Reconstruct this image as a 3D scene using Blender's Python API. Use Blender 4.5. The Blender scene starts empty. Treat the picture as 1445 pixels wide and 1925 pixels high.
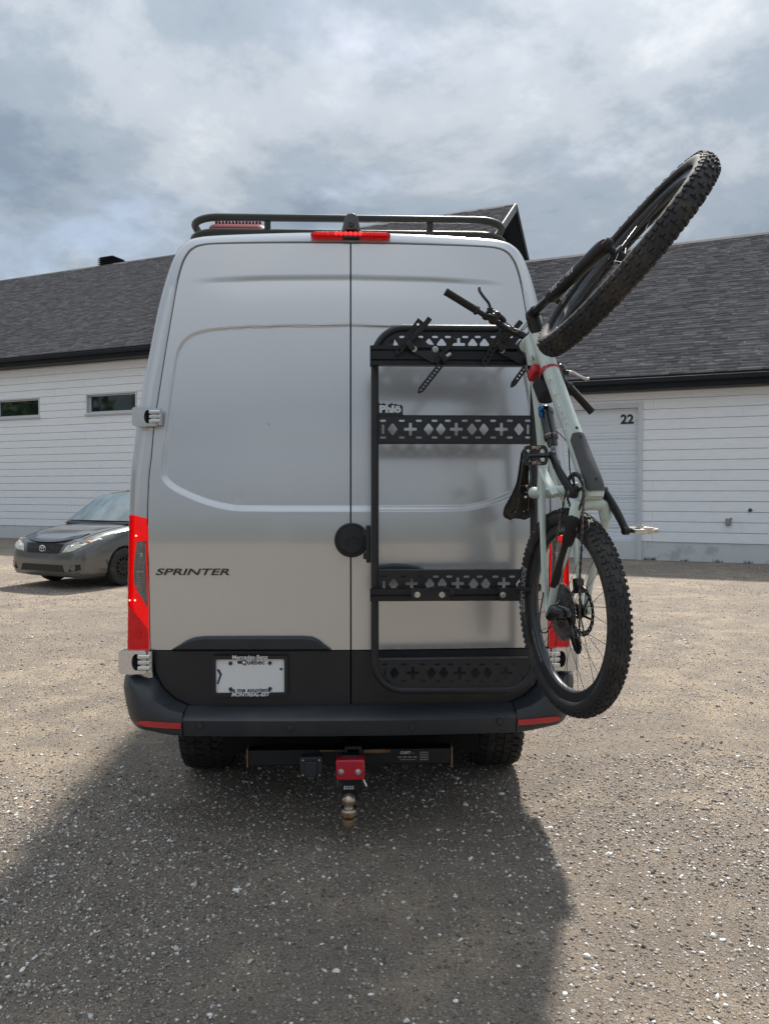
import bpy, math, random
import numpy as np
from mathutils import Vector, Matrix

random.seed(7)
RNG = np.random.default_rng(7)
sc = bpy.context.scene
COL = sc.collection
R = math.radians
F = 1446.0
PITCH = math.atan(42.5 / F)
CAMH = 1.6

# ------------------------------------------------------------------ camera
cd = bpy.data.cameras.new('camera')
cam = bpy.data.objects.new('camera', cd)
COL.objects.link(cam)
cam.location = (0, 0, CAMH)
cam.rotation_euler = (math.pi / 2 - PITCH, 0, 0)
cd.sensor_fit = 'VERTICAL'
cd.sensor_height = 36
cd.lens = 36 * F / 1925
cd.clip_start = 0.05
cd.clip_end = 3000
sc.camera = cam

# ------------------------------------------------------------------ sky, sun, exposure
SUN_AZ = math.atan2(0.195, 0.75)          # from +Y towards +X
SUN_EL = R(51.5)
w = bpy.data.worlds.new('World')
sc.world = w
w.use_nodes = True
nt = w.node_tree
nt.nodes.clear()


def nn(t, tree=None, **kw):
    n = (tree or nt).nodes.new(t)
    for k, v in kw.items():
        setattr(n, k, v)
    return n


def lk(a, b, tree=None):
    (tree or nt).links.new(a, b)


wo = nn('ShaderNodeOutputWorld')
bg = nn('ShaderNodeBackground')
bg.inputs[1].default_value = 0.1
sky = nn('ShaderNodeTexSky', sky_type='NISHITA', sun_disc=False)
sky.sun_elevation = SUN_EL
sky.sun_rotation = SUN_AZ
sky.air_density = 1.0
sky.dust_density = 2.0
tc = nn('ShaderNodeTexCoord')
sx = nn('ShaderNodeSeparateXYZ')
lk(tc.outputs['Generated'], sx.inputs[0])
zm = nn('ShaderNodeMath', operation='MAXIMUM')
lk(sx.outputs[2], zm.inputs[0]); zm.inputs[1].default_value = 0.0
za = nn('ShaderNodeMath', operation='ADD')
lk(zm.outputs[0], za.inputs[0]); za.inputs[1].default_value = 0.34
dx = nn('ShaderNodeMath', operation='DIVIDE'); lk(sx.outputs[0], dx.inputs[0]); lk(za.outputs[0], dx.inputs[1])
dy = nn('ShaderNodeMath', operation='DIVIDE'); lk(sx.outputs[1], dy.inputs[0]); lk(za.outputs[0], dy.inputs[1])
cb = nn('ShaderNodeCombineXYZ'); lk(dx.outputs[0], cb.inputs[0]); lk(dy.outputs[0], cb.inputs[1])
mp = nn('ShaderNodeMapping'); lk(cb.outputs[0], mp.inputs[0])
mp.inputs['Location'].default_value = (18.398, 14.875, 2.319)
mp.inputs['Rotation'].default_value = (0, 0, R(-50))
mp.inputs['Scale'].default_value = (1.1, 1.35, 1)


def wnoise(scale, detail, rough, dist, off=0.0):
    n = nn('ShaderNodeTexNoise')
    n.inputs['Scale'].default_value = scale
    n.inputs['Detail'].default_value = detail
    n.inputs['Roughness'].default_value = rough
    n.inputs['Distortion'].default_value = dist
    if off:
        m = nn('ShaderNodeMapping'); m.inputs['Location'].default_value = (off, off * .7, off)
        lk(mp.outputs[0], m.inputs[0]); lk(m.outputs[0], n.inputs['Vector'])
    else:
        lk(mp.outputs[0], n.inputs['Vector'])
    return n


def ramp(stops, tree=None, interp='EASE'):
    r = nn('ShaderNodeValToRGB', tree)
    cr = r.color_ramp
    cr.interpolation = interp
    while len(cr.elements) < len(stops):
        cr.elements.new(0.5)
    for e, (p, c) in zip(cr.elements, stops):
        e.position = p
        e.color = (c if hasattr(c, '__len__') else (c, c, c)) + ((1,) if hasattr(c, '__len__') else ()) if hasattr(c, '__len__') else (c, c, c, 1)
    return r


n1 = wnoise(1.35, 12, 0.61, 0.25)
n2 = wnoise(1.5, 8, 0.55, 0.2, 5.3)
cl = ramp([(0.36, (1.70, 2.15, 2.70)), (0.46, (2.45, 2.87, 3.35)), (0.55, (3.5, 3.85, 4.25)), (0.66, (4.9, 5.1, 5.35))])
lk(n1.outputs[0], cl.inputs[0])
cv = ramp([(0.33, 0.55), (0.48, 0.98)])
lk(n2.outputs[0], cv.inputs[0])
mx = nn('ShaderNodeMix', data_type='RGBA')
# an overcast sky grows brighter from the horizon to the zenith
z2 = nn('ShaderNodeMath', operation='POWER'); lk(zm.outputs[0], z2.inputs[0]); z2.inputs[1].default_value = 1.8
zf = nn('ShaderNodeMath', operation='MULTIPLY_ADD'); lk(z2.outputs[0], zf.inputs[0]); zf.inputs[1].default_value = 1.35; zf.inputs[2].default_value = 0.74
clz = nn('ShaderNodeVectorMath', operation='SCALE'); lk(cl.outputs[0], clz.inputs[0]); lk(zf.outputs[0], clz.inputs['Scale'])
lk(cv.outputs[0], mx.inputs[0]); lk(sky.outputs[0], mx.inputs[6]); lk(clz.outputs[0], mx.inputs[7])
lk(mx.outputs[2], bg.inputs[0])
lk(bg.outputs[0], wo.inputs[0])

sl = bpy.data.lights.new('sun', 'SUN')
so = bpy.data.objects.new('sun', sl)
COL.objects.link(so)
sl.energy = 4.2
sl.angle = R(3.0)
sl.color = (1.0, 0.94, 0.86)
sdir = Vector((math.sin(SUN_AZ) * math.cos(SUN_EL), math.cos(SUN_AZ) * math.cos(SUN_EL), math.sin(SUN_EL)))
so.rotation_euler = (-sdir).to_track_quat('-Z', 'Y').to_euler()
so.location = (8, 25, 30)

vs = sc.view_settings
vs.view_transform = 'Standard'
vs.look = 'None'
vs.exposure = 0.74
vs.gamma = 1.0
vs.use_curve_mapping = False


# ------------------------------------------------------------------ measuring helpers
def ray(px, py):
    u = (px - 722.5) / F
    v = (962.5 - py) / F
    c, s = math.cos(PITCH), math.sin(PITCH)
    return Vector((u, c + v * s, -s + v * c))


def at(px, py, Y):
    d = ray(px, py)
    t = Y / d.y
    return Vector((d.x * t, Y, CAMH + d.z * t))


VX, VY, YAW = -0.152, 3.46, R(2.0)
VEX = Vector((math.cos(YAW), math.sin(YAW), 0))
VEY = Vector((-math.sin(YAW), math.cos(YAW), 0))


def V(px, py, d=0.0):
    """point of the van's own frame (x right, y forward, z up) on the plane d metres behind its rear face"""
    r = ray(px, py)
    c = Vector((0, 0, CAMH)) - Vector((VX, VY, 0))
    t = (-d - c.dot(VEY)) / r.dot(VEY)
    p = c + r * t
    return Vector((p.dot(VEX), -d, p.z))


def lean(z):
    return 0.17 * max(0.0, (z - 1.35) / 1.35) ** 1.4


def bow(x):
    return 0.035 * x * x


def VS(px, py, off=0.0):
    """same, on the curved rear skin"""
    d = 0.0
    for _ in range(6):
        p = V(px, py, d)
        d = -(lean(p.z) + bow(p.x)) + off
    return V(px, py, d)


def lerp(a, b, t):
    return a + (b - a) * t


def sstep(a, b, x):
    t = np.clip((x - a) / (b - a), 0, 1)
    return t * t * (3 - 2 * t)


# ------------------------------------------------------------------ object helpers
def tag(o, label=None, cat=None, group=None, kind=None):
    if label: o['label'] = label
    if cat: o['category'] = cat
    if group: o['group'] = group
    if kind: o['kind'] = kind
    return o


def thing(name, label, cat, loc=(0, 0, 0), rotz=0.0, group=None, mat=None):
    o = bpy.data.objects.new(name, None)
    COL.objects.link(o)
    o.empty_display_size = 0.2
    if mat is not None:
        o.matrix_world = mat
    else:
        o.location = loc
        o.rotation_euler = (0, 0, rotz)
    return tag(o, label, cat, group)


def catmull(pts, n):
    P = [Vector(p) for p in pts]
    out = []
    m = len(P) - 1
    for i in range(n):
        t = i / (n - 1) * m
        k = min(int(t), m - 1)
        u = t - k
        a = P[max(k - 1, 0)]; b = P[k]; c = P[k + 1]; d = P[min(k + 2, m)]
        out.append(0.5 * ((2 * b) + (c - a) * u + (2 * a - 5 * b + 4 * c - d) * u * u + (3 * b - a - 3 * c + d) * u ** 3))
    return out


def fillet(pts, r, seg=6, closed=False):
    P = [Vector(p) for p in pts]
    n = len(P)
    out = []
    for i in range(n):
        if not closed and i in (0, n - 1):
            out.append(P[i]); continue
        a, b, c = P[i - 1], P[i], P[(i + 1) % n]
        u = (a - b); v = (c - b)
        lu, lv = u.length, v.length
        u.normalize(); v.normalize()
        ang = u.angle(v)
        if ang > math.pi - 0.02:
            out.append(b); continue
        t = min(r / math.tan(ang / 2), lu * 0.49, lv * 0.49)
        rr = t * math.tan(ang / 2)
        ctr = b + (u + v).normalized() * (rr / math.sin(ang / 2))
        s = b + u * t - ctr
        e = b + v * t - ctr
        om = s.angle(e)
        for k in range(seg + 1):
            q = k / seg
            if om < 1e-4:
                out.append(ctr + s)
            else:
                out.append(ctr + s * (math.sin((1 - q) * om) / math.sin(om)) + e * (math.sin(q * om) / math.sin(om)))
    return out


class MB:
    def __init__(self):
        self.v = []; self.f = []

    def add(self, vs_, fs_):
        o = len(self.v)
        self.v += [tuple(x) for x in vs_]
        self.f += [tuple(i + o for i in f) for f in fs_]
        return self

    def box(self, c, s, rot=None):
        c = Vector(c)
        vv = []
        for x in (-.5, .5):
            for y in (-.5, .5):
                for z in (-.5, .5):
                    p = Vector((x * s[0], y * s[1], z * s[2]))
                    if rot is not None:
                        p = rot @ p
                    vv.append(c + p)
        return self.add(vv, [(0, 1, 3, 2), (4, 6, 7, 5), (0, 4, 5, 1), (2, 3, 7, 6), (0, 2, 6, 4), (1, 5, 7, 3)])

    def bar(self, p, q, w_, h, up=(0, 0, 1)):
        p, q = Vector(p), Vector(q)
        d = q - p
        x = d.normalized()
        y = Vector(up).cross(x)
        if y.length < 1e-5: y = Vector((1, 0, 0)).cross(x)
        y.normalize()
        z = x.cross(y)
        return self.box((p + q) / 2, (d.length, w_, h), Matrix((x, y, z)).transposed())

    def tube(self, pts, r, n=10, closed=False, cap=True, flat=None):
        P = [Vector(p) for p in pts]
        m = len(P)
        rs = list(r) if isinstance(r, (list, np.ndarray)) else [r] * m
        T = []
        for i in range(m):
            if closed:
                t = P[(i + 1) % m] - P[i - 1]
            else:
                t = P[min(i + 1, m - 1)] - P[max(i - 1, 0)]
            T.append(t.normalized())
        a = Vector(flat) if flat else (Vector((0, 0, 1)) if abs(T[0].z) < .9 else Vector((1, 0, 0)))
        nrm = (a - T[0] * a.dot(T[0])).normalized()
        vv = []
        for i in range(m):
            nrm = (nrm - T[i] * nrm.dot(T[i])).normalized()
            b = T[i].cross(nrm)
            ri = rs[min(int(i * len(rs) / m), len(rs) - 1)]
            ra, rb = ri if hasattr(ri, '__len__') else (ri, ri)
            for k in range(n):
                an = 2 * math.pi * k / n
                vv.append(P[i] + nrm * (math.cos(an) * ra) + b * (math.sin(an) * rb))
        ff = []
        for i in range(m if closed else m - 1):
            j = (i + 1) % m
            for k in range(n):
                l = (k + 1) % n
                ff.append((i * n + k, i * n + l, j * n + l, j * n + k))
        if cap and not closed:
            ff.append(tuple(range(n - 1, -1, -1)))
            ff.append(tuple((m - 1) * n + k for k in range(n)))
        return self.add(vv, ff)

    def lathe(self, prof, o=(0, 0, 0), ax=(0, 0, 1), n=32, closed=False, ref=None):
        o = Vector(o); ax = Vector(ax).normalized()
        a = Vector(ref) if ref else (Vector((0, 0, 1)) if abs(ax.z) < .9 else Vector((1, 0, 0)))
        e1 = (a - ax * a.dot(ax)).normalized(); e2 = ax.cross(e1)
        vv = []
        m = len(prof)
        for r_, h in prof:
            for k in range(n):
                t = 2 * math.pi * k / n
                vv.append(o + ax * h + (e1 * math.cos(t) + e2 * math.sin(t)) * r_)
        ff = []
        for i in range(m if closed else m - 1):
            j = (i + 1) % m
            for k in range(n):
                l = (k + 1) % n
                ff.append((i * n + k, i * n + l, j * n + l, j * n + k))
        if not closed:
            if prof[0][0] > 1e-6: ff.append(tuple(range(n - 1, -1, -1)))
            if prof[-1][0] > 1e-6: ff.append(tuple((m - 1) * n + k for k in range(n)))
        return self.add(vv, ff)

    def cyl(self, p, q, r_, n=16, r2=None):
        p, q = Vector(p), Vector(q)
        h = (q - p).length
        return self.lathe([(r_, 0), (r2 if r2 is not None else r_, h)], p, q - p, n)

    def prism(self, poly, vec):
        P = [Vector(p) for p in poly]; vec = Vector(vec)
        n = len(P)
        ff = [tuple(range(n - 1, -1, -1)), tuple(range(n, 2 * n))]
        for i in range(n):
            j = (i + 1) % n
            ff.append((i, j, n + j, n + i))
        return self.add(P + [p + vec for p in P], ff)

    def ball(self, c, r_, nu=16, nv=10):
        c = Vector(c); rr = r_ if hasattr(r_, '__len__') else (r_, r_, r_)
        prof = []
        vv = []; ff = []
        for i in range(nv + 1):
            t = math.pi * i / nv
            for k in range(nu):
                a = 2 * math.pi * k / nu
                vv.append(c + Vector((rr[0] * math.sin(t) * math.cos(a), rr[1] * math.sin(t) * math.sin(a), rr[2] * math.cos(t))))
        for i in range(nv):
            for k in range(nu):
                l = (k + 1) % nu
                ff.append((i * nu + k, (i + 1) * nu + k, (i + 1) * nu + l, i * nu + l))
        return self.add(vv, ff)

    def grid(self, rows, close_u=False):
        n = len(rows[0]); m = len(rows)
        vv = [p for r_ in rows for p in r_]
        ff = []
        for i in range(m - 1):
            for k in range(n if close_u else n - 1):
                l = (k + 1) % n
                ff.append((i * n + k, i * n + l, (i + 1) * n + l, (i + 1) * n + k))
        return self.add(vv, ff)

    def xf(self, M):
        self.v = [tuple(M @ Vector(p)) for p in self.v]
        return self

    def build(self, name, mat, parent=None, bevel=0.0, smooth=True, angle=35, seg=2, label=None, fix=True):
        me = bpy.data.meshes.new(name)
        me.from_pydata(self.v, [], self.f)
        if fix:
            import bmesh
            bm = bmesh.new(); bm.from_mesh(me)
            bmesh.ops.remove_doubles(bm, verts=bm.verts, dist=1e-6)
            bmesh.ops.recalc_face_normals(bm, faces=bm.faces)
            bm.to_mesh(me); bm.free()
        return finish(name, me, mat, parent, bevel, smooth, angle, seg, label)


def finish(name, me, mat, parent=None, bevel=0.0, smooth=True, angle=35, seg=2, label=None):
    if smooth:
        me.shade_smooth()
        me.set_sharp_from_angle(angle=R(angle))
    if mat: me.materials.append(mat)
    o = bpy.data.objects.new(name, me)
    COL.objects.link(o)
    if parent: o.parent = parent
    if bevel:
        b = o.modifiers.new('bevel', 'BEVEL')
        b.width = bevel; b.segments = seg; b.limit_method = 'ANGLE'; b.angle_limit = R(40)
        b.harden_normals = False
    if label: o['label'] = label
    return o


def copy_obj(o, parent, **kw):
    c = o.copy(); COL.objects.link(c); c.parent = parent
    for k, v in kw.items(): setattr(c, k, v)
    return c


def curve_mesh(cu):
    ob = bpy.data.objects.new('temporary', cu)
    COL.objects.link(ob)
    dg = bpy.context.evaluated_depsgraph_get()
    me = bpy.data.meshes.new_from_object(ob.evaluated_get(dg))
    bpy.data.objects.remove(ob)
    bpy.data.curves.remove(cu)
    v = np.array([x.co[:] for x in me.vertices]) if len(me.vertices) else np.zeros((0, 3))
    f = [tuple(p.vertices) for p in me.polygons]
    bpy.data.meshes.remove(me)
    return v, f


def text(s, size=1.0, depth=0.002, bold=0.0, sx_=1.0, shear=0.0, space=1.0, align='CENTER'):
    cu = bpy.data.curves.new('lettering', 'FONT')
    cu.body = s; cu.size = size; cu.extrude = depth / 2; cu.offset = bold; cu.shear = shear
    cu.space_character = space
    cu.align_x = align; cu.align_y = 'CENTER'
    cu.resolution_u = 3
    v, f = curve_mesh(cu)
    v[:, 0] *= sx_
    return v, f


def holed(outer, holes, t):
    """flat plate in xy with real openings, thickness t along z"""
    cu = bpy.data.curves.new('plate', 'CURVE')
    cu.dimensions = '2D'; cu.fill_mode = 'BOTH'; cu.extrude = t / 2
    for poly in [outer] + holes:
        s = cu.splines.new('POLY')
        s.points.add(len(poly) - 1)
        for p, q in zip(s.points, poly):
            p.co = (q[0], q[1], 0, 1)
        s.use_cyclic_u = True
    return curve_mesh(cu)


# ------------------------------------------------------------------ materials
MATS = {}


def M(name, col, rough=0.5, metal=0.0, coat=0.0, var=0.0, vscale=8.0, bump=0.0, bscale=60.0, rvar=0.0, spec=0.5, coat_rough=0.03, dirt=None, emit=None, estr=0.0, alpha=None, trans=0.0, stretch=None):
    m = bpy.data.materials.new(name)
    m.use_nodes = True
    t = m.node_tree
    b = t.nodes['Principled BSDF']
    b.inputs['Base Color'].default_value = (*col, 1)
    b.inputs['Roughness'].default_value = rough
    b.inputs['Metallic'].default_value = metal
    b.inputs['Specular IOR Level'].default_value = spec
    b.inputs['Coat Weight'].default_value = coat
    b.inputs['Coat Roughness'].default_value = coat_rough
    if trans: b.inputs['Transmission Weight'].default_value = trans
    if emit:
        b.inputs['Emission Color'].default_value = (*emit, 1)
        b.inputs['Emission Strength'].default_value = estr
    tcn = nn('ShaderNodeTexCoord', t)
    src = tcn.outputs['Object']
    if stretch:
        mpn = nn('ShaderNodeMapping', t); mpn.inputs['Scale'].default_value = stretch
        lk(src, mpn.inputs[0], t); src = mpn.outputs[0]
    if var or dirt:
        n = nn('ShaderNodeTexNoise', t)
        n.inputs['Scale'].default_value = vscale; n.inputs['Detail'].default_value = 6
        n.inputs['Roughness'].default_value = 0.6
        lk(src, n.inputs['Vector'], t)
        c2 = dirt if dirt else tuple(min(1, c * (1 + var)) for c in col)
        c1 = col if dirt else tuple(c * (1 - var) for c in col)
        rp = ramp([(0.32 if not dirt else 0.5, c1), (0.68, c2)], t)
        lk(n.outputs[0], rp.inputs[0], t)
        lk(rp.outputs[0], b.inputs['Base Color'], t)
    if rvar:
        n3 = nn('ShaderNodeTexNoise', t)
        n3.inputs['Scale'].default_value = vscale * 1.7; n3.inputs['Detail'].default_value = 5
        lk(src, n3.inputs['Vector'], t)
        mr = nn('ShaderNodeMapRange', t)
        mr.inputs['To Min'].default_value = max(0, rough - rvar); mr.inputs['To Max'].default_value = rough + rvar
        mr.inputs['From Min'].default_value = .3; mr.inputs['From Max'].default_value = .7
        lk(n3.outputs[0], mr.inputs[0], t)
        lk(mr.outputs[0], b.inputs['Roughness'], t)
    if bump:
        n2_ = nn('ShaderNodeTexNoise', t)
        n2_.inputs['Scale'].default_value = bscale; n2_.inputs['Detail'].default_value = 5
        lk(src, n2_.inputs['Vector'], t)
        bp = nn('ShaderNodeBump', t)
        bp.inputs['Strength'].default_value = min(1, bump); bp.inputs['Distance'].default_value = 0.004
        lk(n2_.outputs[0], bp.inputs['Height'], t)
        lk(bp.outputs[0], b.inputs['Normal'], t)
    MATS[name] = m
    return m


SILVER = M('silver_paint', (0.52, 0.53, 0.54), 0.23, 0.55, 0.8, var=0.012, vscale=1.2, coat_rough=0.07)
HINGE = M('silver_hinge_paint', (0.62, 0.63, 0.64), 0.22, 0.75, 0.6, coat_rough=.05)
GLOSSBLACK = M('gloss_black', (0.012, 0.013, 0.016), 0.25, 0, 0.3, rvar=.05)
DOORBLACK = M('black_lower_paint', (0.010, 0.012, 0.017), 0.42, 0, 0.0, var=.15, rvar=.06, vscale=5, bump=.06, bscale=300)
PLASTIC = M('grained_black_plastic', (0.022, 0.026, 0.031), 0.5, 0, 0, var=.12, vscale=6, bump=.12, bscale=420, rvar=.07)
CAMPLASTIC = M('grey_camera_pod', (0.075, 0.078, 0.08), 0.42, 0, 0, var=.1)
PLASTIC2 = M('bumper_plastic', (0.026, 0.031, 0.037), 0.5, 0, 0, var=.15, vscale=5, bump=.14, bscale=420, rvar=.08, dirt=(0.036, 0.040, 0.044))
POWDER = M('black_powder_coat', (0.015, 0.017, 0.021), 0.46, 0.15, 0, var=.1, vscale=20, bump=.12, bscale=600)
OLIVEBLACK = M('dark_rack_coat', (0.022, 0.026, 0.024), 0.45, 0.2, 0, bump=.1, bscale=500)
ANOD = M('black_anodised', (0.018, 0.020, 0.025), 0.36, 0.5, 0, var=.08, vscale=12)
RUBBER = M('black_rubber', (0.014, 0.014, 0.015), 0.75, 0, 0, var=.25, vscale=14, bump=.15, bscale=200)
TYRE = M('tyre_rubber', (0.020, 0.020, 0.022), 0.78, 0, 0, vscale=9, bump=.2, bscale=160, dirt=(0.045, 0.041, 0.037))
VOID = M('dark_gap', (0.004, 0.004, 0.005), 0.9)
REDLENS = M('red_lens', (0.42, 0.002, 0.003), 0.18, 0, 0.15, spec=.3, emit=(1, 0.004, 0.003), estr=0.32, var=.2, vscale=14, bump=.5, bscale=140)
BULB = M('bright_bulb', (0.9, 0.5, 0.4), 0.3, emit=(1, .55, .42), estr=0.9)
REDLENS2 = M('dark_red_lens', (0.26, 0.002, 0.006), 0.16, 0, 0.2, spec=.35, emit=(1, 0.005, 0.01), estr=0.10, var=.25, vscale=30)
REDREF = M('red_reflector', (0.45, 0.012, 0.016), 0.2, 0, 0.5, bump=.3, bscale=500)
REDLED = M('red_led', (0.7, 0.01, 0.01), 0.3, emit=(1, 0.02, 0.02), estr=1.2)
CLEARLENS = M('clear_lens', (0.13, 0.135, 0.14), 0.12, 0.3, 0.8, var=.35, vscale=18, stretch=(4, 1, .7))
CHROME = M('chrome', (0.75, 0.76, 0.78), 0.16, 1.0)
STEEL = M('steel_bolt', (0.50, 0.49, 0.46), 0.32, 1.0, var=.2, vscale=50)
RUSTY = M('rusty_steel', (0.30, 0.21, 0.12), 0.5, 0.5, vscale=24, dirt=(0.22, 0.10, 0.035), rvar=.15)
RUSTBALL = M('rust_tinted_chrome', (0.50, 0.43, 0.35), 0.34, 0.9, vscale=30, dirt=(0.26, 0.125, 0.05), rvar=.1)
REDBAR = M('dark_red_cover', (0.15, 0.003, 0.010), 0.55, 0, 0.0, spec=.15, var=.1)
REDPAINT = M('red_paint', (0.50, 0.012, 0.035), 0.35, 0, 0.3, var=.08)
WHITEPLATE = M('white_plate', (0.72, 0.73, 0.74), 0.4)
WHITEINK = M('white_ink', (0.75, 0.75, 0.75), 0.5)
BLACKINK = M('black_ink', (0.012, 0.013, 0.016), 0.4)
GREYINK = M('grey_print', (0.20, 0.205, 0.21), 0.6)
NAVYINK = M('navy_ink', (0.012, 0.022, 0.09), 0.5)
BADGE = M('badge_black', (0.015, 0.016, 0.020), 0.28, 0.3, .4)
MINT = M('pale_sage_frame_paint', (0.50, 0.58, 0.535), 0.38, 0.0, 0.35, var=.06, vscale=7, coat_rough=.15)
MINTINK = M('pale_frame_print', (0.70, 0.76, 0.76), 0.25)
BIKEBLACK = M('bike_black', (0.013, 0.013, 0.014), 0.42, 0.2, 0, var=.15, vscale=30)
BIKEGLOSS = M('bike_gloss_black', (0.012, 0.012, 0.013), 0.2, 0.2, 0.4)
RIM = M('rim_black', (0.035, 0.038, 0.042), 0.40, 0.2, .1)
SPOKE = M('spoke_black', (0.03, 0.03, 0.03), 0.35, .8)
SPOKEBRIGHT = M('steel_brake_disc', (0.16, 0.16, 0.165), 0.38, 1.0, var=.3, vscale=60)
COG = M('cassette_steel', (0.22, 0.22, 0.225), 0.38, 0.9, vscale=60, var=.5)
CHAIN = M('chain_steel', (0.16, 0.15, 0.14), 0.4, .9, vscale=150, var=.6)
BLUE = M('blue_anodised', (0.01, 0.12, 0.42), 0.3, .5)
REDRUBBER = M('red_rubber_strap', (0.50, 0.018, 0.030), 0.5, bump=.1, bscale=300)
CORDURA = M('black_fabric', (0.013, 0.014, 0.018), 0.85, bump=.4, bscale=500)
SIDING = M('white_siding', (0.80, 0.83, 0.86), 0.6, 0, 0, var=.035, vscale=3.0, bump=.10, bscale=90, stretch=(1, 1, 9))
TRIM = M('pale_trim', (0.56, 0.585, 0.62), 0.5, var=.03)
CONCRETE = M('foundation_concrete', (0.58, 0.61, 0.62), 0.85, var=.10, vscale=2.2, bump=.3, bscale=30, dirt=(0.43, 0.44, 0.44))
DOORPANEL = M('garage_door_paint', (0.66, 0.71, 0.76), 0.45, var=.02, bump=.05, bscale=200)
FASCIA = M('dark_fascia', (0.012, 0.014, 0.019), 0.65, 0, 0, spec=.2, var=.1, vscale=2)
SOFFIT = M('dark_soffit', (0.016, 0.018, 0.022), 0.6)
RAKE = M('grey_rake_metal', (0.14, 0.145, 0.15), 0.5)
METALGREY = M('grey_metal', (0.30, 0.31, 0.31), 0.45, .5, var=.1)
GLASS = M('dark_window_glass', (0.010, 0.018, 0.016), 0.03, 0, 0, spec=0.7)
CARPAINT = M('charcoal_car_paint', (0.13, 0.135, 0.132), 0.30, 0.55, 0.9, coat_rough=.05)
CARGLASS = M('car_windscreen', (0.10, 0.135, 0.14), 0.03, 0, 0.8, spec=0.9, var=.55, vscale=1.6, stretch=(1, 1.6, .5))  # pale and dark streaks in the colour stand in for reflected sky
HEADLENS = M('headlamp_lens', (0.62, 0.60, 0.52), 0.12, 0.2, 0.8, var=.25, vscale=25)
AMBER = M('amber_lens', (0.70, 0.26, 0.04), 0.2, 0, .5)
BRONZE = M('worn_pedal_metal', (0.30, 0.23, 0.17), 0.33, 0.9, vscale=60, var=.5)
SILVERMETAL = M('bright_metal', (0.55, 0.53, 0.50), 0.30, 0.95, vscale=60, var=.25)
GREENFIX = M('green_fitting', (0.03, 0.10, 0.08), 0.5)
BARK = M('bark', (0.07, 0.055, 0.04), 0.9)


def ground_material():
    m = bpy.data.materials.new('gravel_ground'); m.use_nodes = True
    t = m.node_tree
    b = t.nodes['Principled BSDF']
    b.inputs['Roughness'].default_value = 0.9
    b.inputs['Specular IOR Level'].default_value = 0.25
    tcn = nn('ShaderNodeTexCoord', t)
    P = tcn.outputs['Object']

    def noise(s, d=6, r_=.6):
        n = nn('ShaderNodeTexNoise', t); n.inputs['Scale'].default_value = s; n.inputs['Detail'].default_value = d
        n.inputs['Roughness'].default_value = r_; lk(P, n.inputs['Vector'], t); return n

    big = noise(0.55, 5); mid = noise(3.2, 6); fine = noise(75, 6, .75)
    r1 = ramp([(0.32, (0.170, 0.140, 0.115)), (0.47, (0.262, 0.218, 0.176)), (0.62, (0.40, 0.322, 0.238))], t)
    mixn = nn('ShaderNodeMix', t, data_type='FLOAT'); mixn.inputs[0].default_value = .45
    lk(big.outputs[0], mixn.inputs[2], t); lk(mid.outputs[0], mixn.inputs[3], t)
    lk(mixn.outputs[0], r1.inputs[0], t)
    rf = ramp([(0.28, 0.35), (0.5, 0.95), (0.74, 1.75)], t)
    lk(fine.outputs[0], rf.inputs[0], t)
    mul = nn('ShaderNodeMix', t, data_type='RGBA', blend_type='MULTIPLY'); mul.inputs[0].default_value = 1
    lk(r1.outputs[0], mul.inputs[6], t); lk(rf.outputs[0], mul.inputs[7], t)
    cur = mul.outputs[2]
    hs = None
    for s, lo, amt in ((190, .55, .9), (85, .60, .9), (38, .78, .8)):
        vo = nn('ShaderNodeTexVoronoi', t); vo.inputs['Scale'].default_value = s; lk(P, vo.inputs['Vector'], t)
        sep = nn('ShaderNodeSeparateColor', t); lk(vo.outputs['Color'], sep.inputs[0], t)
        pick = ramp([(lo, 0.0), (lo + .02, 1.0)], t, 'LINEAR'); lk(sep.outputs[0], pick.inputs[0], t)
        core = ramp([(0.30, 1.0), (0.42, 0.0)], t, 'LINEAR'); lk(vo.outputs['Distance'], core.inputs[0], t)
        mk = nn('ShaderNodeMath', t, operation='MULTIPLY'); lk(pick.outputs[0], mk.inputs[0], t); lk(core.outputs[0], mk.inputs[1], t)
        stc = ramp([(0.0, (0.13, 0.115, 0.10)), (0.35, (0.27, 0.24, 0.21)), (0.75, (0.42, 0.39, 0.35)), (1.0, (0.70, 0.68, 0.65))], t); lk(sep.outputs[1], stc.inputs[0], t)
        mm = nn('ShaderNodeMix', t, data_type='RGBA')
        am = nn('ShaderNodeMath', t, operation='MULTIPLY'); lk(mk.outputs[0], am.inputs[0], t); am.inputs[1].default_value = amt
        lk(am.outputs[0], mm.inputs[0], t); lk(cur, mm.inputs[6], t); lk(stc.outputs[0], mm.inputs[7], t)
        cur = mm.outputs[2]
        sc_ = nn('ShaderNodeMath', t, operation='MULTIPLY'); lk(mk.outputs[0], sc_.inputs[0], t); sc_.inputs[1].default_value = 60 / s
        if hs is None:
            hs = sc_.outputs[0]
        else:
            ad = nn('ShaderNodeMath', t, operation='ADD'); lk(hs, ad.inputs[0], t); lk(sc_.outputs[0], ad.inputs[1], t); hs = ad.outputs[0]
    lk(cur, b.inputs['Base Color'], t)
    ad = nn('ShaderNodeMath', t, operation='MULTIPLY_ADD'); lk(fine.outputs[0], ad.inputs[0], t); ad.inputs[1].default_value = 1.6; lk(hs, ad.inputs[2], t)
    bp = nn('ShaderNodeBump', t); bp.inputs['Strength'].default_value = 1.0; bp.inputs['Distance'].default_value = 0.012
    lk(ad.outputs[0], bp.inputs['Height'], t); lk(bp.outputs[0], b.inputs['Normal'], t)
    return m


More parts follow.
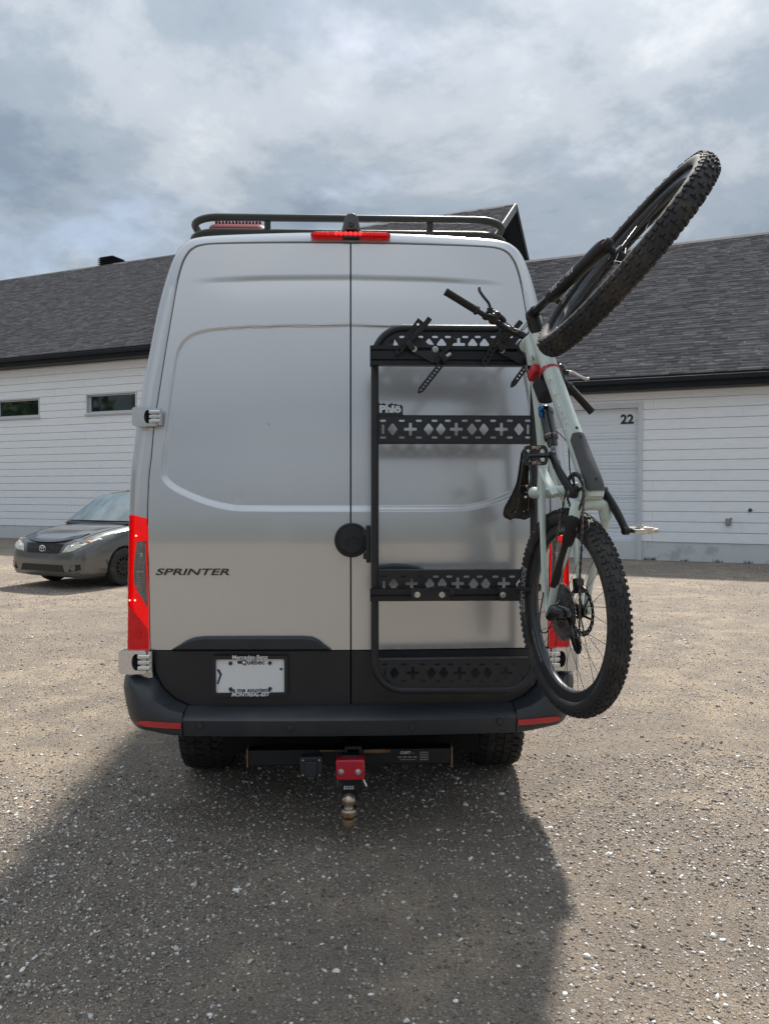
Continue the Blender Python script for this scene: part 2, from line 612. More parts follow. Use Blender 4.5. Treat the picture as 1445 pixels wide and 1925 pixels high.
def tone_material(name, stops, rough=.85, bump=.4, bscale=120):
    m = bpy.data.materials.new(name); m.use_nodes = True
    t = m.node_tree; b = t.nodes['Principled BSDF']
    b.inputs['Roughness'].default_value = rough
    b.inputs['Specular IOR Level'].default_value = .3
    a = nn('ShaderNodeAttribute', t, attribute_name='tone')
    r_ = ramp(stops, t, 'LINEAR'); lk(a.outputs['Fac'], r_.inputs[0], t)
    tcn = nn('ShaderNodeTexCoord', t)
    n = nn('ShaderNodeTexNoise', t); n.inputs['Scale'].default_value = bscale; n.inputs['Detail'].default_value = 4
    lk(tcn.outputs['Object'], n.inputs['Vector'], t)
    rr = ramp([(0.3, .7), (0.7, 1.3)], t); lk(n.outputs[0], rr.inputs[0], t)
    mu = nn('ShaderNodeMix', t, data_type='RGBA', blend_type='MULTIPLY'); mu.inputs[0].default_value = 1
    lk(r_.outputs[0], mu.inputs[6], t); lk(rr.outputs[0], mu.inputs[7], t)
    lk(mu.outputs[2], b.inputs['Base Color'], t)
    bp = nn('ShaderNodeBump', t); bp.inputs['Strength'].default_value = bump; bp.inputs['Distance'].default_value = .003
    lk(n.outputs[0], bp.inputs['Height'], t); lk(bp.outputs[0], b.inputs['Normal'], t)
    return m


GROUND = ground_material()
STONES = tone_material('stone_mix', [(0, (0.10, 0.085, 0.072)), (.35, (0.235, 0.20, 0.17)), (.65, (0.37, 0.335, 0.295)), (.85, (0.54, 0.52, 0.485)), (1, (0.74, 0.72, 0.69))], .85, .3, 150)
SHINGLE = tone_material('asphalt_shingle', [(0, (0.090, 0.087, 0.092)), (.5, (0.132, 0.125, 0.128)), (1, (0.185, 0.173, 0.174))], .9, .5, 160)
LEAF = tone_material('tree_leaf', [(0, (0.025, 0.05, 0.018)), (.5, (0.045, 0.085, 0.028)), (1, (0.08, 0.12, 0.04))], .6, .1, 40)


def raw_mesh(name, v, f, tone=None):
    """v (n,3), f (m,k) numpy, tone per face"""
    me = bpy.data.meshes.new(name)
    n, k = f.shape
    me.vertices.add(len(v)); me.vertices.foreach_set('co', np.ascontiguousarray(v, np.float32).ravel())
    me.loops.add(n * k); me.loops.foreach_set('vertex_index', np.ascontiguousarray(f, np.int32).ravel())
    me.polygons.add(n); me.polygons.foreach_set('loop_start', np.arange(0, n * k, k, dtype=np.int32))
    me.update(calc_edges=True)
    if tone is not None:
        a = me.attributes.new('tone', 'FLOAT', 'FACE')
        a.data.foreach_set('value', np.ascontiguousarray(tone, np.float32))
    me.validate()
    return me

# ================================================================== GROUND
def plane_grid(x0, x1, y0, y1, nx, ny):
    mb = MB()
    mb.grid([[(lerp(x0, x1, i / nx), lerp(y0, y1, j / ny), 0) for i in range(nx + 1)] for j in range(ny + 1)])
    return mb


g = plane_grid(-600, 600, -600, 900, 4, 4).build('gravel_lot', GROUND, smooth=False)
tag(g, 'grey brown gravel parking lot around the van', None, None, 'structure')

# loose stones, denser and smaller near the camera
ICO_V = []
_phi = (1 + 5 ** .5) / 2
for a in (-1, 1):
    for b_ in (-_phi, _phi):
        ICO_V += [(0, a, b_), (a, b_, 0), (b_, 0, a)]
ICO_V = np.array(ICO_V) / math.sqrt(1 + _phi ** 2)


def hull_faces(v):
    f = []
    n = len(v)
    for i in range(n):
        for j in range(i + 1, n):
            for k in range(j + 1, n):
                if all(abs(np.linalg.norm(v[p] - v[q]) - 1.0515) < .02 for p, q in ((i, j), (j, k), (i, k))):
                    nrm = np.cross(v[j] - v[i], v[k] - v[i])
                    f.append((i, j, k) if nrm @ (v[i] + v[j] + v[k]) > 0 else (i, k, j))
    return np.array(f)


ICO_F = hull_faces(ICO_V)
OCT_V = np.array([(1, 0, 0), (-1, 0, 0), (0, 1, 0), (0, -1, 0), (0, 0, 1), (0, 0, -1)], float)
OCT_F = np.array([(0, 2, 4), (2, 1, 4), (1, 3, 4), (3, 0, 4), (2, 0, 5), (1, 2, 5), (3, 1, 5), (0, 3, 5)])


def field(x, y, seed):
    """cheap smooth noise 0..1"""
    r_ = np.random.default_rng(seed)
    s = np.zeros_like(x)
    for k in range(9):
        fx, fy, ph = r_.normal(0, 1.6), r_.normal(0, 1.6), r_.uniform(0, 6.28)
        s += np.sin(x * fx + y * fy + ph)
    return 0.5 + 0.5 * np.tanh(s / 3)


def scatter(n, x0, x1, y0, y1, s0, s1, base_v, base_f, power=2.2, bright=0.5, seed=1, keep=None):
    r_ = np.random.default_rng(seed)
    x = r_.uniform(x0, x1, n); y = r_.uniform(y0, y1, n)
    k = r_.uniform(0, 1, n) < (.18 + .82 * field(x * 1.6, y * 1.6, seed + 5) ** 1.6)
    if keep is not None: k &= keep(x, y)
    x, y = x[k], y[k]; n = len(x)
    s = s0 + (s1 - s0) * r_.uniform(0, 1, n) ** power
    nv = len(base_v)
    v = base_v[None] * r_.uniform(.55, 1.25, (n, nv, 1))
    v = v * (s[:, None, None] * np.stack([r_.uniform(.7, 1.35, n), r_.uniform(.6, 1.0, n), r_.uniform(.35, .75, n)], 1)[:, None, :])
    a = r_.uniform(0, 6.283, n); c, sn = np.cos(a)[:, None], np.sin(a)[:, None]
    tl = r_.normal(0, .25, n)[:, None]
    vx = v[..., 0] * c - v[..., 1] * sn; vy = v[..., 0] * sn + v[..., 1] * c
    vz = v[..., 2] + vx * tl
    out = np.stack([vx + x[:, None], vy + y[:, None], vz + (s * r_.uniform(.0, .30, n))[:, None]], 2).reshape(-1, 3)
    f = (base_f[None] + (np.arange(n) * nv)[:, None, None]).reshape(-1, 3)
    t = np.clip(r_.beta(1.5, 1.9, n) * (.6 + bright), 0, 1)
    return out, f, np.repeat(t, len(base_f))


parts = [
    scatter(80000, -2.6, 2.9, 1.9, 4.6, .0018, .0050, OCT_V, OCT_F, 1.3, .32, 10),
    scatter(62000, -2.6, 2.9, 1.9, 4.6, .0030, .0105, ICO_V, ICO_F, 2.2, .46, 11),
    scatter(8500, -2.6, 2.9, 1.9, 4.6, .004, .016, ICO_V, ICO_F, 2.8, .84, 12),
    scatter(90000, -4.5, 5.0, 4.6, 8.5, .003, .009, OCT_V, OCT_F, 1.8, .42, 13),
    scatter(6500, -4.5, 5.0, 4.6, 8.5, .006, .018, ICO_V, ICO_F, 3.0, .9, 14),
    scatter(50000, -9, 10, 8.5, 17, .005, .016, OCT_V, OCT_F, 2.2, .5, 15, keep=lambda x, y: .396 * x + .918 * y < 18.1),
    # churned up dirt clods on the right
    scatter(900, 1.25, 1.75, 2.95, 3.4, .003, .013, ICO_V, ICO_F, 2, -.22, 16, keep=lambda x, y: ((x - 1.5) / .25) ** 2 + ((y - 3.18) / .2) ** 2 < 1),
    scatter(400, 1.75, 2.15, 4.55, 4.95, .003, .012, ICO_V, ICO_F, 2, -.22, 17, keep=lambda x, y: ((x - 1.95) / .2) ** 2 + ((y - 4.75) / .18) ** 2 < 1),
    scatter(250, .60, .95, 3.3, 3.6, .003, .010, ICO_V, ICO_F, 2, -.15, 18),
]
vv, ff, tt, o_ = [], [], [], 0
for v_, f_, t_ in parts:
    vv.append(v_); ff.append(f_ + o_); tt.append(t_); o_ += len(v_)
me = raw_mesh('gravel', np.concatenate(vv), np.concatenate(ff), np.concatenate(tt))
g = finish('gravel', me, STONES, smooth=False)
tag(g, 'loose pale and brown stones strewn over the lot', None, None, 'stuff')

# ================================================================== BUILDINGS
FO = Vector((5.84, 17.5, 0))
FE = Vector((0.9182, -0.3961, 0)); FN = Vector((0.3961, 0.9182, 0))
FROT = math.atan2(-0.3961, 0.9182)


def FP(px, py, y=0.0):
    """facade coordinates (x along, y behind, z up) of a pixel on the plane y behind the facade"""
    r = ray(px, py); c = Vector((0, 0, CAMH)) - FO
    t = (y - c.dot(FN)) / r.dot(FN)
    p = c + r * t
    return Vector((p.dot(FE), y, p.z))


ROW = 0.230
PITCHR = R(35.0)


def siding(parent, x0, x1, z0, z1, openings, seed):
    """every board is its own object; boards are cut round the openings"""
    rr = random.Random(seed)
    cache = {}

    def board(xa, xb, za, zb):
        w_, h = xb - xa, zb - za
        if w_ < .02 or h < .02: return
        key = (round(w_, 3), round(h, 3))
        if key not in cache:
            mb = MB()
            e = .0020
            # bevelled face, thicker at the bottom edge, small shadow gap at the top
            prof = [(0.0, -.012), (0.0, -.020), (.004, -.024), (h - .016, -.017), (h - .010, -.012), (h - .006, -.004), (h - .006, 0)]
            rows = [[(x, y, z) for z, y in prof] for x in (e, w_ - e)]
            mb.grid(rows)
            mb.add([(e, p[1], p[0]) for p in prof], [tuple(range(len(prof)))])
            mb.add([(w_ - e, p[1], p[0]) for p in prof], [tuple(range(len(prof) - 1, -1, -1))])
            o = mb.build('plank', SIDING, parent, smooth=False)
            o.location = (xa, 0, za)
            cache[key] = o
        else:
            copy_obj(cache[key], parent, location=(xa, 0, za))

    z = z0
    off = 0
    L = 3.66
    while z < z1 - .02:
        zt = min(z + ROW, z1)
        off += 1.22 + (0.61 if rr.random() < .5 else 0)
        cuts = {x0, x1}
        x = x0 + (off % L)
        while x < x1:
            cuts.add(round(x, 3)); x += L
        ops = [o for o in openings if o[2] < zt and o[3] > z]
        for o in ops:
            for q in o[:2]:
                if x0 < q < x1: cuts.add(q)
        cs = sorted(cuts)
        for a, b_ in zip(cs, cs[1:]):
            hit = [o for o in ops if o[0] < (a + b_) / 2 < o[1]]
            if not hit:
                board(a, b_, z, zt)
            else:
                o = hit[0]
                if o[3] < zt: board(a, b_, o[3], zt)
                if o[2] > z: board(a, b_, z, o[2])
        z = zt


def roof_shingles(parent, x0, x1, y_e, z_e, slope_len, n_single, view, seed):
    """courses of overlapping tabs from the eave (y_e, z_e) up; the n_single that show largest are objects"""
    r_ = np.random.default_rng(seed)
    c, s = math.cos(PITCHR), math.sin(PITCHR)
    expo = 0.143
    V_, F_, T_ = [], [], []
    single = []
    n = 0
    variants = {}
    rows = int(slope_len / expo)
    for i in range(rows):
        x = x0 - r_.uniform(0, .3)
        while x < x1:
            wdt = float(r_.choice([.14, .19, .24, .29, .33]))
            th = .006 if r_.uniform() < .5 else .016
            tone = float(np.clip(r_.normal(.5, .24), 0, 1))
            xa, xb = max(x, x0), min(x + wdt, x1)
            if xb - xa > .02:
                u0 = i * expo; u1 = min(u0 + expo + .05, slope_len)
                # local tab: u up the slope, h proud of it
                if view[0] < (xa + xb) / 2 < view[1] and len(single) < n_single and i >= view[2]:
                    single.append((xa, xb, u0, u1, th, tone))
                else:
                    h1 = .0015
                    q = [(xa, u0, 0), (xb, u0, 0), (xb, u0, th), (xa, u0, th), (xb, u1, h1), (xa, u1, h1)]
                    for X, u, h in q:
                        V_.append((X, y_e + u * c - h * s, z_e + u * s + h * c))
                    F_ += [(n, n + 1, n + 2, n + 3), (n + 3, n + 2, n + 4, n + 5), (n, n + 3, n + 5, n + 5), (n + 1, n + 4, n + 2, n + 2)]
                    T_ += [tone] * 4
                    n += 6
            x += wdt
    tri = []
    tone_t = []
    for q, t_ in zip(F_, T_):
        tri.append((q[0], q[1], q[2])); tone_t.append(t_)
        if q[2] != q[3]:
            tri.append((q[0], q[2], q[3])); tone_t.append(t_)
    me = raw_mesh('shingles', np.array(V_), np.array(tri), np.array(tone_t))
    o = finish('shingles', me, SHINGLE, parent, smooth=False)
    o['kind'] = 'stuff'
    rot = Matrix.Rotation(PITCHR, 4, 'X')
    for k, (xa, xb, u0, u1, th, tone) in enumerate(single):
        wq = round(xb - xa, 2); tq = round(tone * 6) / 6
        key = (wq, th, tq)
        if key not in variants:
            L = .19
            vq = np.array([(0, 0, 0), (wq, 0, 0), (wq, 0, th), (0, 0, th), (wq, L, .0015), (0, L, .0015)])
            fq = np.array([(0, 1, 2), (0, 2, 3), (3, 2, 4), (3, 4, 5), (0, 3, 5), (1, 4, 2)])
            m_ = raw_mesh('shingle', vq, fq, np.full(6, tq))
            m_.materials.append(SHINGLE)
            variants[key] = m_
        ob = bpy.data.objects.new('shingle', variants[key])
        COL.objects.link(ob); ob.parent = parent
        ob.rotation_euler = (PITCHR, 0, 0)
        ob.location = (xa, y_e + u0 * c, z_e + u0 * s)


def building(root, x0, x1, eave_z, depth, overhang, over_l, over_r, openings, singles, view, seed, wall_x0=None, gable_right=True):
    c, s = math.cos(PITCHR), math.sin(PITCHR)
    ye = -overhang
    ridge_z = eave_z + (depth + overhang) * math.tan(PITCHR)
    fz = .30
    MB().box(((x0 + x1) / 2, .12, .21), (x1 - x0, .25, .42)).build('foundation', CONCRETE, root)
    # core wall behind the boards, pierced by the openings
    zt = eave_z - .02
    mb = MB()
    xs = sorted({x0, x1, *[o[0] for o in openings], *[o[1] for o in openings]})
    for a, b_ in zip(xs, xs[1:]):
        hit = [o for o in openings if o[0] < (a + b_) / 2 < o[1]]
        z = .42
        for o in sorted(hit, key=lambda o: o[2]):
            if o[2] > z: mb.box(((a + b_) / 2, .10, (z + o[2]) / 2), (b_ - a, .18, o[2] - z))
            z = o[3]
        mb.box(((a + b_) / 2, .10, (z + zt) / 2), (b_ - a, .18, zt - z))
    # gable ends and rear
    for xx in (x0 + .02, x1 - .02):
        zz = eave_z + depth * math.tan(PITCHR)
        mb.prism([(xx - .02, .20, 0), (xx - .02, depth * 2, 0), (xx - .02, depth * 2, eave_z), (xx - .02, depth, zz - .05), (xx - .02, .20, eave_z + .1)], (.04, 0, 0))
    mb.box(((x0 + x1) / 2, depth * 2, eave_z / 2), (x1 - x0, .2, eave_z))
    mb.build('wall', SIDING, root, smooth=False)
    siding(root, x0, x1, .42, eave_z - fz, openings, seed)
    # frieze boards under the eave are the last siding rows; fascia, gutter and soffit
    mb = MB()
    xa, xb = x0 - over_l, x1 + over_r
    mb.box(((xa + xb) / 2, ye + .015, eave_z - .15), (xb - xa, .03, .26))
    mb.box(((xa + xb) / 2, ye - .035, eave_z - .105), (xb - xa, .08, .11))
    mb.build('fascia', FASCIA, root, bevel=.012, smooth=False)
    MB().box(((xa + xb) / 2, ye / 2 + .03, eave_z - fz + .012), (xb - xa - .02, overhang - .02, .012)).build('soffit', SOFFIT, root, smooth=False)
    # roof decks
    sl = (depth + overhang) / c
    mb = MB()
    for sg in (1, -1):
        def Q(x, u, h):
            y = ye + u * c - h * s
            z = eave_z + u * s + h * c
            if sg < 0: y = 2 * depth - y
            return (x, y, z)
        top = [Q(xa, 0, -.001), Q(xb, 0, -.001), Q(xb, sl, -.001), Q(xa, sl, -.001)]
        bot = [Q(xa, 0, -.10), Q(xb, 0, -.10), Q(xb, sl - .07, -.10), Q(xa, sl - .07, -.10)]
        mb.add(top + bot, [(0, 1, 2, 3), (7, 6, 5, 4), (0, 4, 5, 1), (1, 5, 6, 2), (3, 2, 6, 7), (0, 3, 7, 4)])
    mb.build('roof', SOFFIT, root, smooth=False)
    # rake boards at the right gable
    if gable_right:
        for sg in (1, -1):
            P0 = Vector((xb + .02, ye if sg > 0 else 2 * depth - ye, eave_z - .10)); P1 = Vector((xb + .02, depth, ridge_z - .10))
            MB().bar(P0, P1, .04, .24, (0, 0, 1)).build('rake_board', FASCIA if sg < 0 else RAKE, root, smooth=False)
    roof_shingles(root, xa, xb, ye, eave_z + .003, sl, singles, view, seed + 3)
    # ridge cap
    mb = MB()
    x = xa
    while x < xb:
        b2 = min(x + .31, xb)
        mb.prism([(x, depth - .14, ridge_z - .085), (x, depth, ridge_z + .02), (x, depth + .14, ridge_z - .085), (x, depth, ridge_z - .0)], (b2 - x + .01, 0, 0))
        x += .31
    mb.build('ridge_cap', SHINGLE, root, smooth=False)['kind'] = 'stuff'
    return ridge_z


def window(root, x0, x1, z0, z1):
    fw = .045
    mb = MB()
    ya, yb = -.035, .15
    for a, b_, c_, d in ((x0, x1, z1 - fw, z1), (x0, x1, z0, z0 + fw), (x0, x0 + fw, z0 + fw, z1 - fw), (x1 - fw, x1, z0 + fw, z1 - fw)):
        mb.box(((a + b_) / 2, (ya + yb) / 2, (c_ + d) / 2), (b_ - a, yb - ya, d - c_))
    fr = mb.build('window', TRIM, root, bevel=.004)
    i = fw
    mb = MB()
    s2 = .035
    X0, X1, Z0, Z1 = x0 + i, x1 - i, z0 + i, z1 - i
    for a, b_, c_, d in ((X0, X1, Z1 - s2, Z1), (X0, X1, Z0, Z0 + s2), (X0, X0 + s2 * 1.6, Z0 + s2, Z1 - s2), (X1 - s2, X1, Z0 + s2, Z1 - s2)):
        mb.box(((a + b_) / 2, .10, (c_ + d) / 2), (b_ - a, .05, d - c_))
    mb.build('sash', TRIM, fr, bevel=.003)
    MB().box(((X0 + X1) / 2, .11, (Z0 + Z1) / 2), (X1 - X0 - .02, .012, Z1 - Z0 - .02)).build('pane', GLASS, fr, smooth=False)
    MB().box(((x0 + x1) / 2, -.05, z0 - .02), (x1 - x0 + .06, .08, .03)).build('sill', TRIM, fr, bevel=.003)


bldA = thing('storage_building', 'tall white sided building with two small high windows behind the small car', 'building', FO, FROT)
bldB = thing('garage_building', 'lower white sided building with overhead door 22 and dark shingled roof', 'building', FO, FROT)

wA = [FP(-40, 752), FP(76, 744), FP(76, 783)]
wB = [FP(163, 742), FP(258, 735), FP(258, 775)]
zwt = FP(163, 741).z; zwb = FP(163, 779).z
opA = [(FP(163, 740).x, FP(258, 740).x, zwb, zwt)]
wlen = opA[0][1] - opA[0][0]
xA1 = FP(76, 745).x
opA.append((xA1 - wlen, xA1, zwb, zwt))
EAVE_A = FP(0, 681).z
XA1 = -5.3


def ridge_depth(px, py, eave, oh):
    lo, hi = 2.0, 16.0
    for _ in range(40):
        m_ = (lo + hi) / 2
        if FP(px, py, m_).z < eave + (m_ + oh) * math.tan(PITCHR): hi = m_
        else: lo = m_
    return lo


rzA = building(bldA, -36, XA1, EAVE_A + .02, ridge_depth(300, 484, EAVE_A, .45), .45, .3, .62, opA, 0, (0, 0, 0), 21)
for o in opA: window(bldA, *o)
# louvred roof vent on the far side of the ridge
vy = (rzA - EAVE_A) / math.tan(PITCHR) - .45 + .35
v0 = FP(211, 486, vy)
vent = MB()
vx, vz = v0.x, v0.z - 1.33
vent.box((vx, vy, vz + .55), (.62, .62, 1.3))
for k in range(4):
    vent.box((vx, vy, vz + 1.03 + k * .075), (.82 + .0 * k, .82, .018))
vent.box((vx, vy, vz + 1.30), (.70, .70, .05))
vent.build('roof_vent', FASCIA, bldA, smooth=False)

EAVE_B = FP(1205, 707, -.4).z
dx1 = -.09; dx0 = dx1 - 3.05
dzt = FP(1203, 766).z
opB = [(dx0 - .10, dx1 + .10, .0, dzt + .10)]
rzB = building(bldB, XA1 + .05, 9.0, EAVE_B, ridge_depth(1380, 444.5, EAVE_B, .40), .40, -.02, .3, opB, 300, (-4.0, 3.2, 0), 41)
# garage door
gd = MB()
nsec = 5
sh = (dzt - .04) / nsec


def section():
    mb = MB()
    h = sh - .006
    prof = [(0, .0), (.02, 0), (.028, .006), (.05, .006), (.058, 0), (.10, 0), (.108, .006), (.13, .006), (.138, 0),
            (h * .5 - .07, 0), (h * .5 - .062, .006), (h * .5 - .03, .006), (h * .5 - .022, 0), (h * .5 + .022, 0), (h * .5 + .03, .006), (h * .5 + .062, .006), (h * .5 + .07, 0),
            (h - .138, 0), (h - .13, .006), (h - .108, .006), (h - .10, 0), (h - .058, 0), (h - .05, .006), (h - .028, .006), (h - .02, 0), (h, 0)]
    pts = [(0, -0.0 + d * 1.6, z) for z, d in prof] + [(0, .045, h), (0, .045, 0)]
    mb.prism(pts, (dx1 - dx0, 0, 0))
    return mb


frame_d = MB()
for a, b_, c_, d in ((dx0 - .10, dx0, 0, dzt + .10), (dx1, dx1 + .10, 0, dzt + .10), (dx0, dx1, dzt, dzt + .10)):
    frame_d.box(((a + b_) / 2, .03, (c_ + d) / 2), (b_ - a, .16, d - c_))
    frame_d.box(((a + b_) / 2 + (-.02 if a < dx0 else .02 if b_ > dx1 else 0), -.055, (c_ + d) / 2 + (.0 if d - c_ > 1 else .02)), (b_ - a - .03 if d - c_ > 1 else b_ - a, .012, d - c_ if d - c_ > 1 else d - c_ - .04))
garage = frame_d.build('garage_door', TRIM, bldB, bevel=.004)
first = section().build('panel', DOORPANEL, garage, smooth=False)
first.location = (dx0 + .005, .075, .04)
for k in range(1, nsec):
    copy_obj(first, garage, location=(dx0 + .005, .075, .04 + k * sh))
MB().box(((dx0 + dx1) / 2, .09, .02), (dx1 - dx0 - .01, .03, .035)).build('bottom_seal', RUBBER, garage, smooth=False)
MB().box(((dx0 + dx1) / 2, .14, dzt / 2), (dx1 - dx0, .02, dzt)).build('backing', VOID, garage, smooth=False)
tv, tf = text('22', .29, .006, .011)
mid = FP(1178, 789, .07)
MB().add([(mid.x + x, .0745 - .003 + z * 0, mid.z + y) if False else (mid.x + x, .0725 - z, mid.z + y) for x, y, z in tv], tf).build('house_number', BLACKINK, garage, smooth=False, fix=False)
# small fittings on the wall
tp = FP(1368, 981)
mb = MB()
mb.box((tp.x, -.05, tp.z), (.11, .06, .15))
mb.box((tp.x, -.085, tp.z), (.07, .02, .11))
mb.tube(fillet([(tp.x + .03, -.06, tp.z + .06), (tp.x + .06, -.10, tp.z + .10), (tp.x + .06, -.14, tp.z + .05)], .03), .014)
mb.build('outlet_box', METALGREY, bldB, bevel=.006)
tp = FP(1409, 959)
MB().lathe([(.0, -.02), (.045, -.02), (.052, -.035), (.03, -.05), (0, -.055)], (tp.x, 0, tp.z), (0, 1, 0), 4, ref=(0, 0, 1)).build('pipe_cap', GREENFIX, bldB, smooth=False)

# dark tree line across the lot behind the photographer (seen only as reflections)
r_ = np.random.default_rng(3)
nt_ = 9000
cx_ = r_.uniform(-60, 60, 90); cy_ = r_.uniform(-46, -38, 90); ch = r_.uniform(3.5, 6.0, 90)
cx_ = np.concatenate([cx_, r_.uniform(-78, -60, 40)]); cy_ = np.concatenate([cy_, r_.uniform(-30, 22, 40)]); ch = np.concatenate([ch, r_.uniform(13, 18, 40)])
nt_ = 16000
k = r_.integers(0, 130, nt_)
u = r_.normal(0, 1, (nt_, 3)); u /= np.linalg.norm(u, axis=1)[:, None]
rad = r_.uniform(.6, 1, nt_)[:, None]
pc = np.stack([cx_[k], cy_[k], ch[k] * .55], 1) + u * rad * np.stack([np.full(nt_, 2.2), np.full(nt_, 2.0), ch[k] * .5], 1)
q = r_.normal(0, .5, (nt_, 3, 3))
tv_ = (pc[:, None] + q).reshape(-1, 3)
me = raw_mesh('far_trees', tv_, np.arange(nt_ * 3).reshape(-1, 3), np.random.default_rng(1).uniform(0, 1, nt_))
tag(finish('far_trees', me, LEAF, smooth=False), 'dark row of trees on the far side of the lot', None, None, 'stuff')

# low weeds at the foot of the right wall
r_ = np.random.default_rng(9)
wv, wf, wt = [], [], []
for _ in range(70):
    s = r_.choice([.12, .2, .3, .9, 1.6, 2.2]) + r_.normal(0, .05)
    b0 = FO + FE * s - FN * (.03 + abs(r_.normal(0, .02)))
    d = Vector((r_.normal(0, .03), r_.normal(0, .03), r_.uniform(.03, .09)))
    n0 = len(wv)
    wv += [b0 + Vector((-.008, 0, 0)), b0 + Vector((.008, 0, 0)), b0 + d]
    wf.append((n0, n0 + 1, n0 + 2)); wt.append(r_.uniform(0.4, 1))
me = raw_mesh('weeds', np.array([tuple(a) for a in wv]), np.array(wf), np.array(wt))
tag(finish('weeds', me, LEAF, smooth=False), 'tiny weeds along the foot of the garage wall', None, None, 'stuff')

# ================================================================== VAN
VANM = Matrix.Translation((VX, VY, 0)) @ Matrix.Rotation(YAW, 4, 'Z')
van = thing('cargo_van', 'silver high roof cargo van seen from behind with black lower doors and bumper', 'van', mat=VANM)

# matched outline points of the left side: door opening A, body silhouette B (pixels of the photograph, mirrored for the right side)
PAIRS = [((288, 1290), (240, 1290)), ((284, 1240), (240, 1240)), ((281, 1205), (240.5, 1195)), ((279, 1100), (241, 1100)), ((276.5, 973), (243, 968)), ((279, 900), (246.5, 890)),
         ((283.5, 860), (251.5, 850)), ((289, 800), (258, 795)), ((300, 725), (270, 722)), ((312, 650), (284, 650)), ((323, 585), (298, 580)),
         ((332, 535), (312, 528)), ((341, 500), (325, 492)), ((350, 480), (336, 471)), ((362, 467), (349, 458)), ((381, 460), (368, 450)), ((420, 457.3), (412, 445)), ((540, 455.6), (540, 440)), ((657, 455), (657, 438.5))]
A_ = catmull([VS(*a) for a, b in PAIRS], 150)
B_ = catmull([VS(b[0], b[1], -.045 if i < 15 else -.05) for i, (a, b) in enumerate(PAIRS)], 150)


def zfix(c):
    return [(abs(p.x), p.z) for p in c]


def skin_y(x, z):
    return lean(z) + bow(x)


def body_ring(curve, dy, side, shrink=0.0):
    out = []
    for p in curve:
        out.append((side * max(abs(p.x) - shrink, 0), p.y + dy if dy is not None else p.y, p.z))
    return out


rings = []
full = lambda c, dy, k=0.0: body_ring(c, dy, -1, k) + body_ring(c, dy, 1, k)[::-1][1:]
M1 = [a.lerp(b_, .10) for a, b_ in zip(A_, B_)]
M2 = [a.lerp(b_, .55) for a, b_ in zip(A_, B_)]
M3 = [a.lerp(b_, .88) for a, b_ in zip(A_, B_)]
for p, q in zip(M2, A_): p.y = skin_y(p.x, p.z) + .004
for p in M3: p.y = skin_y(p.x, p.z) + .016
for p in M1: p.y = skin_y(p.x, p.z)
B4 = [Vector((p.x * 1.003, p.y + .03, p.z + .002)) for p in B_]
rows = [full(A_, .05, .0), full(A_, .006, .0), full(M1, 0), full(M2, 0), full(M3, 0), full(B_, 0), full(B4, .03), full(B4, .25)]
for yy in (1.2, 3.0, 4.6):
    rows.append([(x * (1.0 if yy < 4 else .97), yy, z) for x, _, z in full(B4, .2)])
rows.append([(x * .86, 5.25, .5 + (z - .5) * .62) for x, _, z in full(B4, .2)])
rows.append([(x * .80, 6.3, .5 + (z - .5) * .30) for x, _, z in full(B4, .2)])
rows.append([(x * .6, 6.45, .5 + (z - .5) * .22) for x, _, z in full(B4, .2)])
mb = MB().grid(rows)
n0 = len(rows[0])
mb.add(rows[-1], [tuple(range(n0))])
mb.build('body', SILVER, van, angle=50)
# black back-panel in the door gap
MB().grid([[(x * .995, y + .052, z) for x, y, z in full(A_, 0)], [(0, lean(z) + .055, z) for x, y, z in full(A_, 0)]]).build('door_seal', VOID, van, smooth=False)
# underbody, plus a near-black lower block added to stop light passing beneath
MB().box((0, 2.9, .56), (1.60, 5.6, .12)).box((0, 2.5, .41), (1.26, 4.4, .22)).build('underbody', VOID, van, smooth=False)
mb = MB(); mb.box((0, 1.15, .40), (1.3, .12, .12)); mb.ball((.12, 1.15, .38), (.17, .16, .17))
mb.build('rear_axle', VOID, van)

# ---- doors
prof = [(abs(p.x), p.z) for p in A_]
pz = np.array([z for h, z in prof]); ph = np.array([h for h, z in prof])
ZSPLIT = VS(560, 1222).z
panel_px = [(659, 611), (500, 613), (420, 617), (378, 623), (352, 635), (336, 656), (328, 690), (318, 760), (309, 830), (303.5, 880), (306, 900), (322, 917), (350, 932), (385, 946), (425, 956), (470, 959.5), (659, 960)]
pc_ = [VS(*p) for p in panel_px]
poly = [(-.5, pc_[0].z)] + [(abs(p.x), p.z) for p in catmull(pc_, 90)] + [(-.5, pc_[-1].z)]
poly = np.array(poly)


def inside_dist(x, z):
    d = np.full(x.shape, 1e9)
    ins = np.zeros(x.shape, bool)
    m = len(poly)
    for i in range(m):
        ax, az = poly[i]; bx, bz = poly[(i + 1) % m]
        ex, ez = bx - ax, bz - az
        L = ex * ex + ez * ez
        if L < 1e-12: continue
        if i != m - 1:
            t = np.clip(((x - ax) * ex + (z - az) * ez) / L, 0, 1)
            d = np.minimum(d, np.hypot(x - ax - t * ex, z - az - t * ez))
        c = ((az > z) != (bz > z))
        with np.errstate(divide='ignore', invalid='ignore'):
            xi = (bx - ax) * (z - az) / (bz - az) + ax
        ins ^= c & (x < xi)
    return np.where(ins, d, -d)


crease_px = [(659, 515.5), (500, 516.5), (400, 520.5), (345, 525)]
cpts = [VS(*p) for p in crease_px]
cx_ = np.array([abs(p.x) for p in cpts]); cz_ = np.array([p.z for p in cpts])


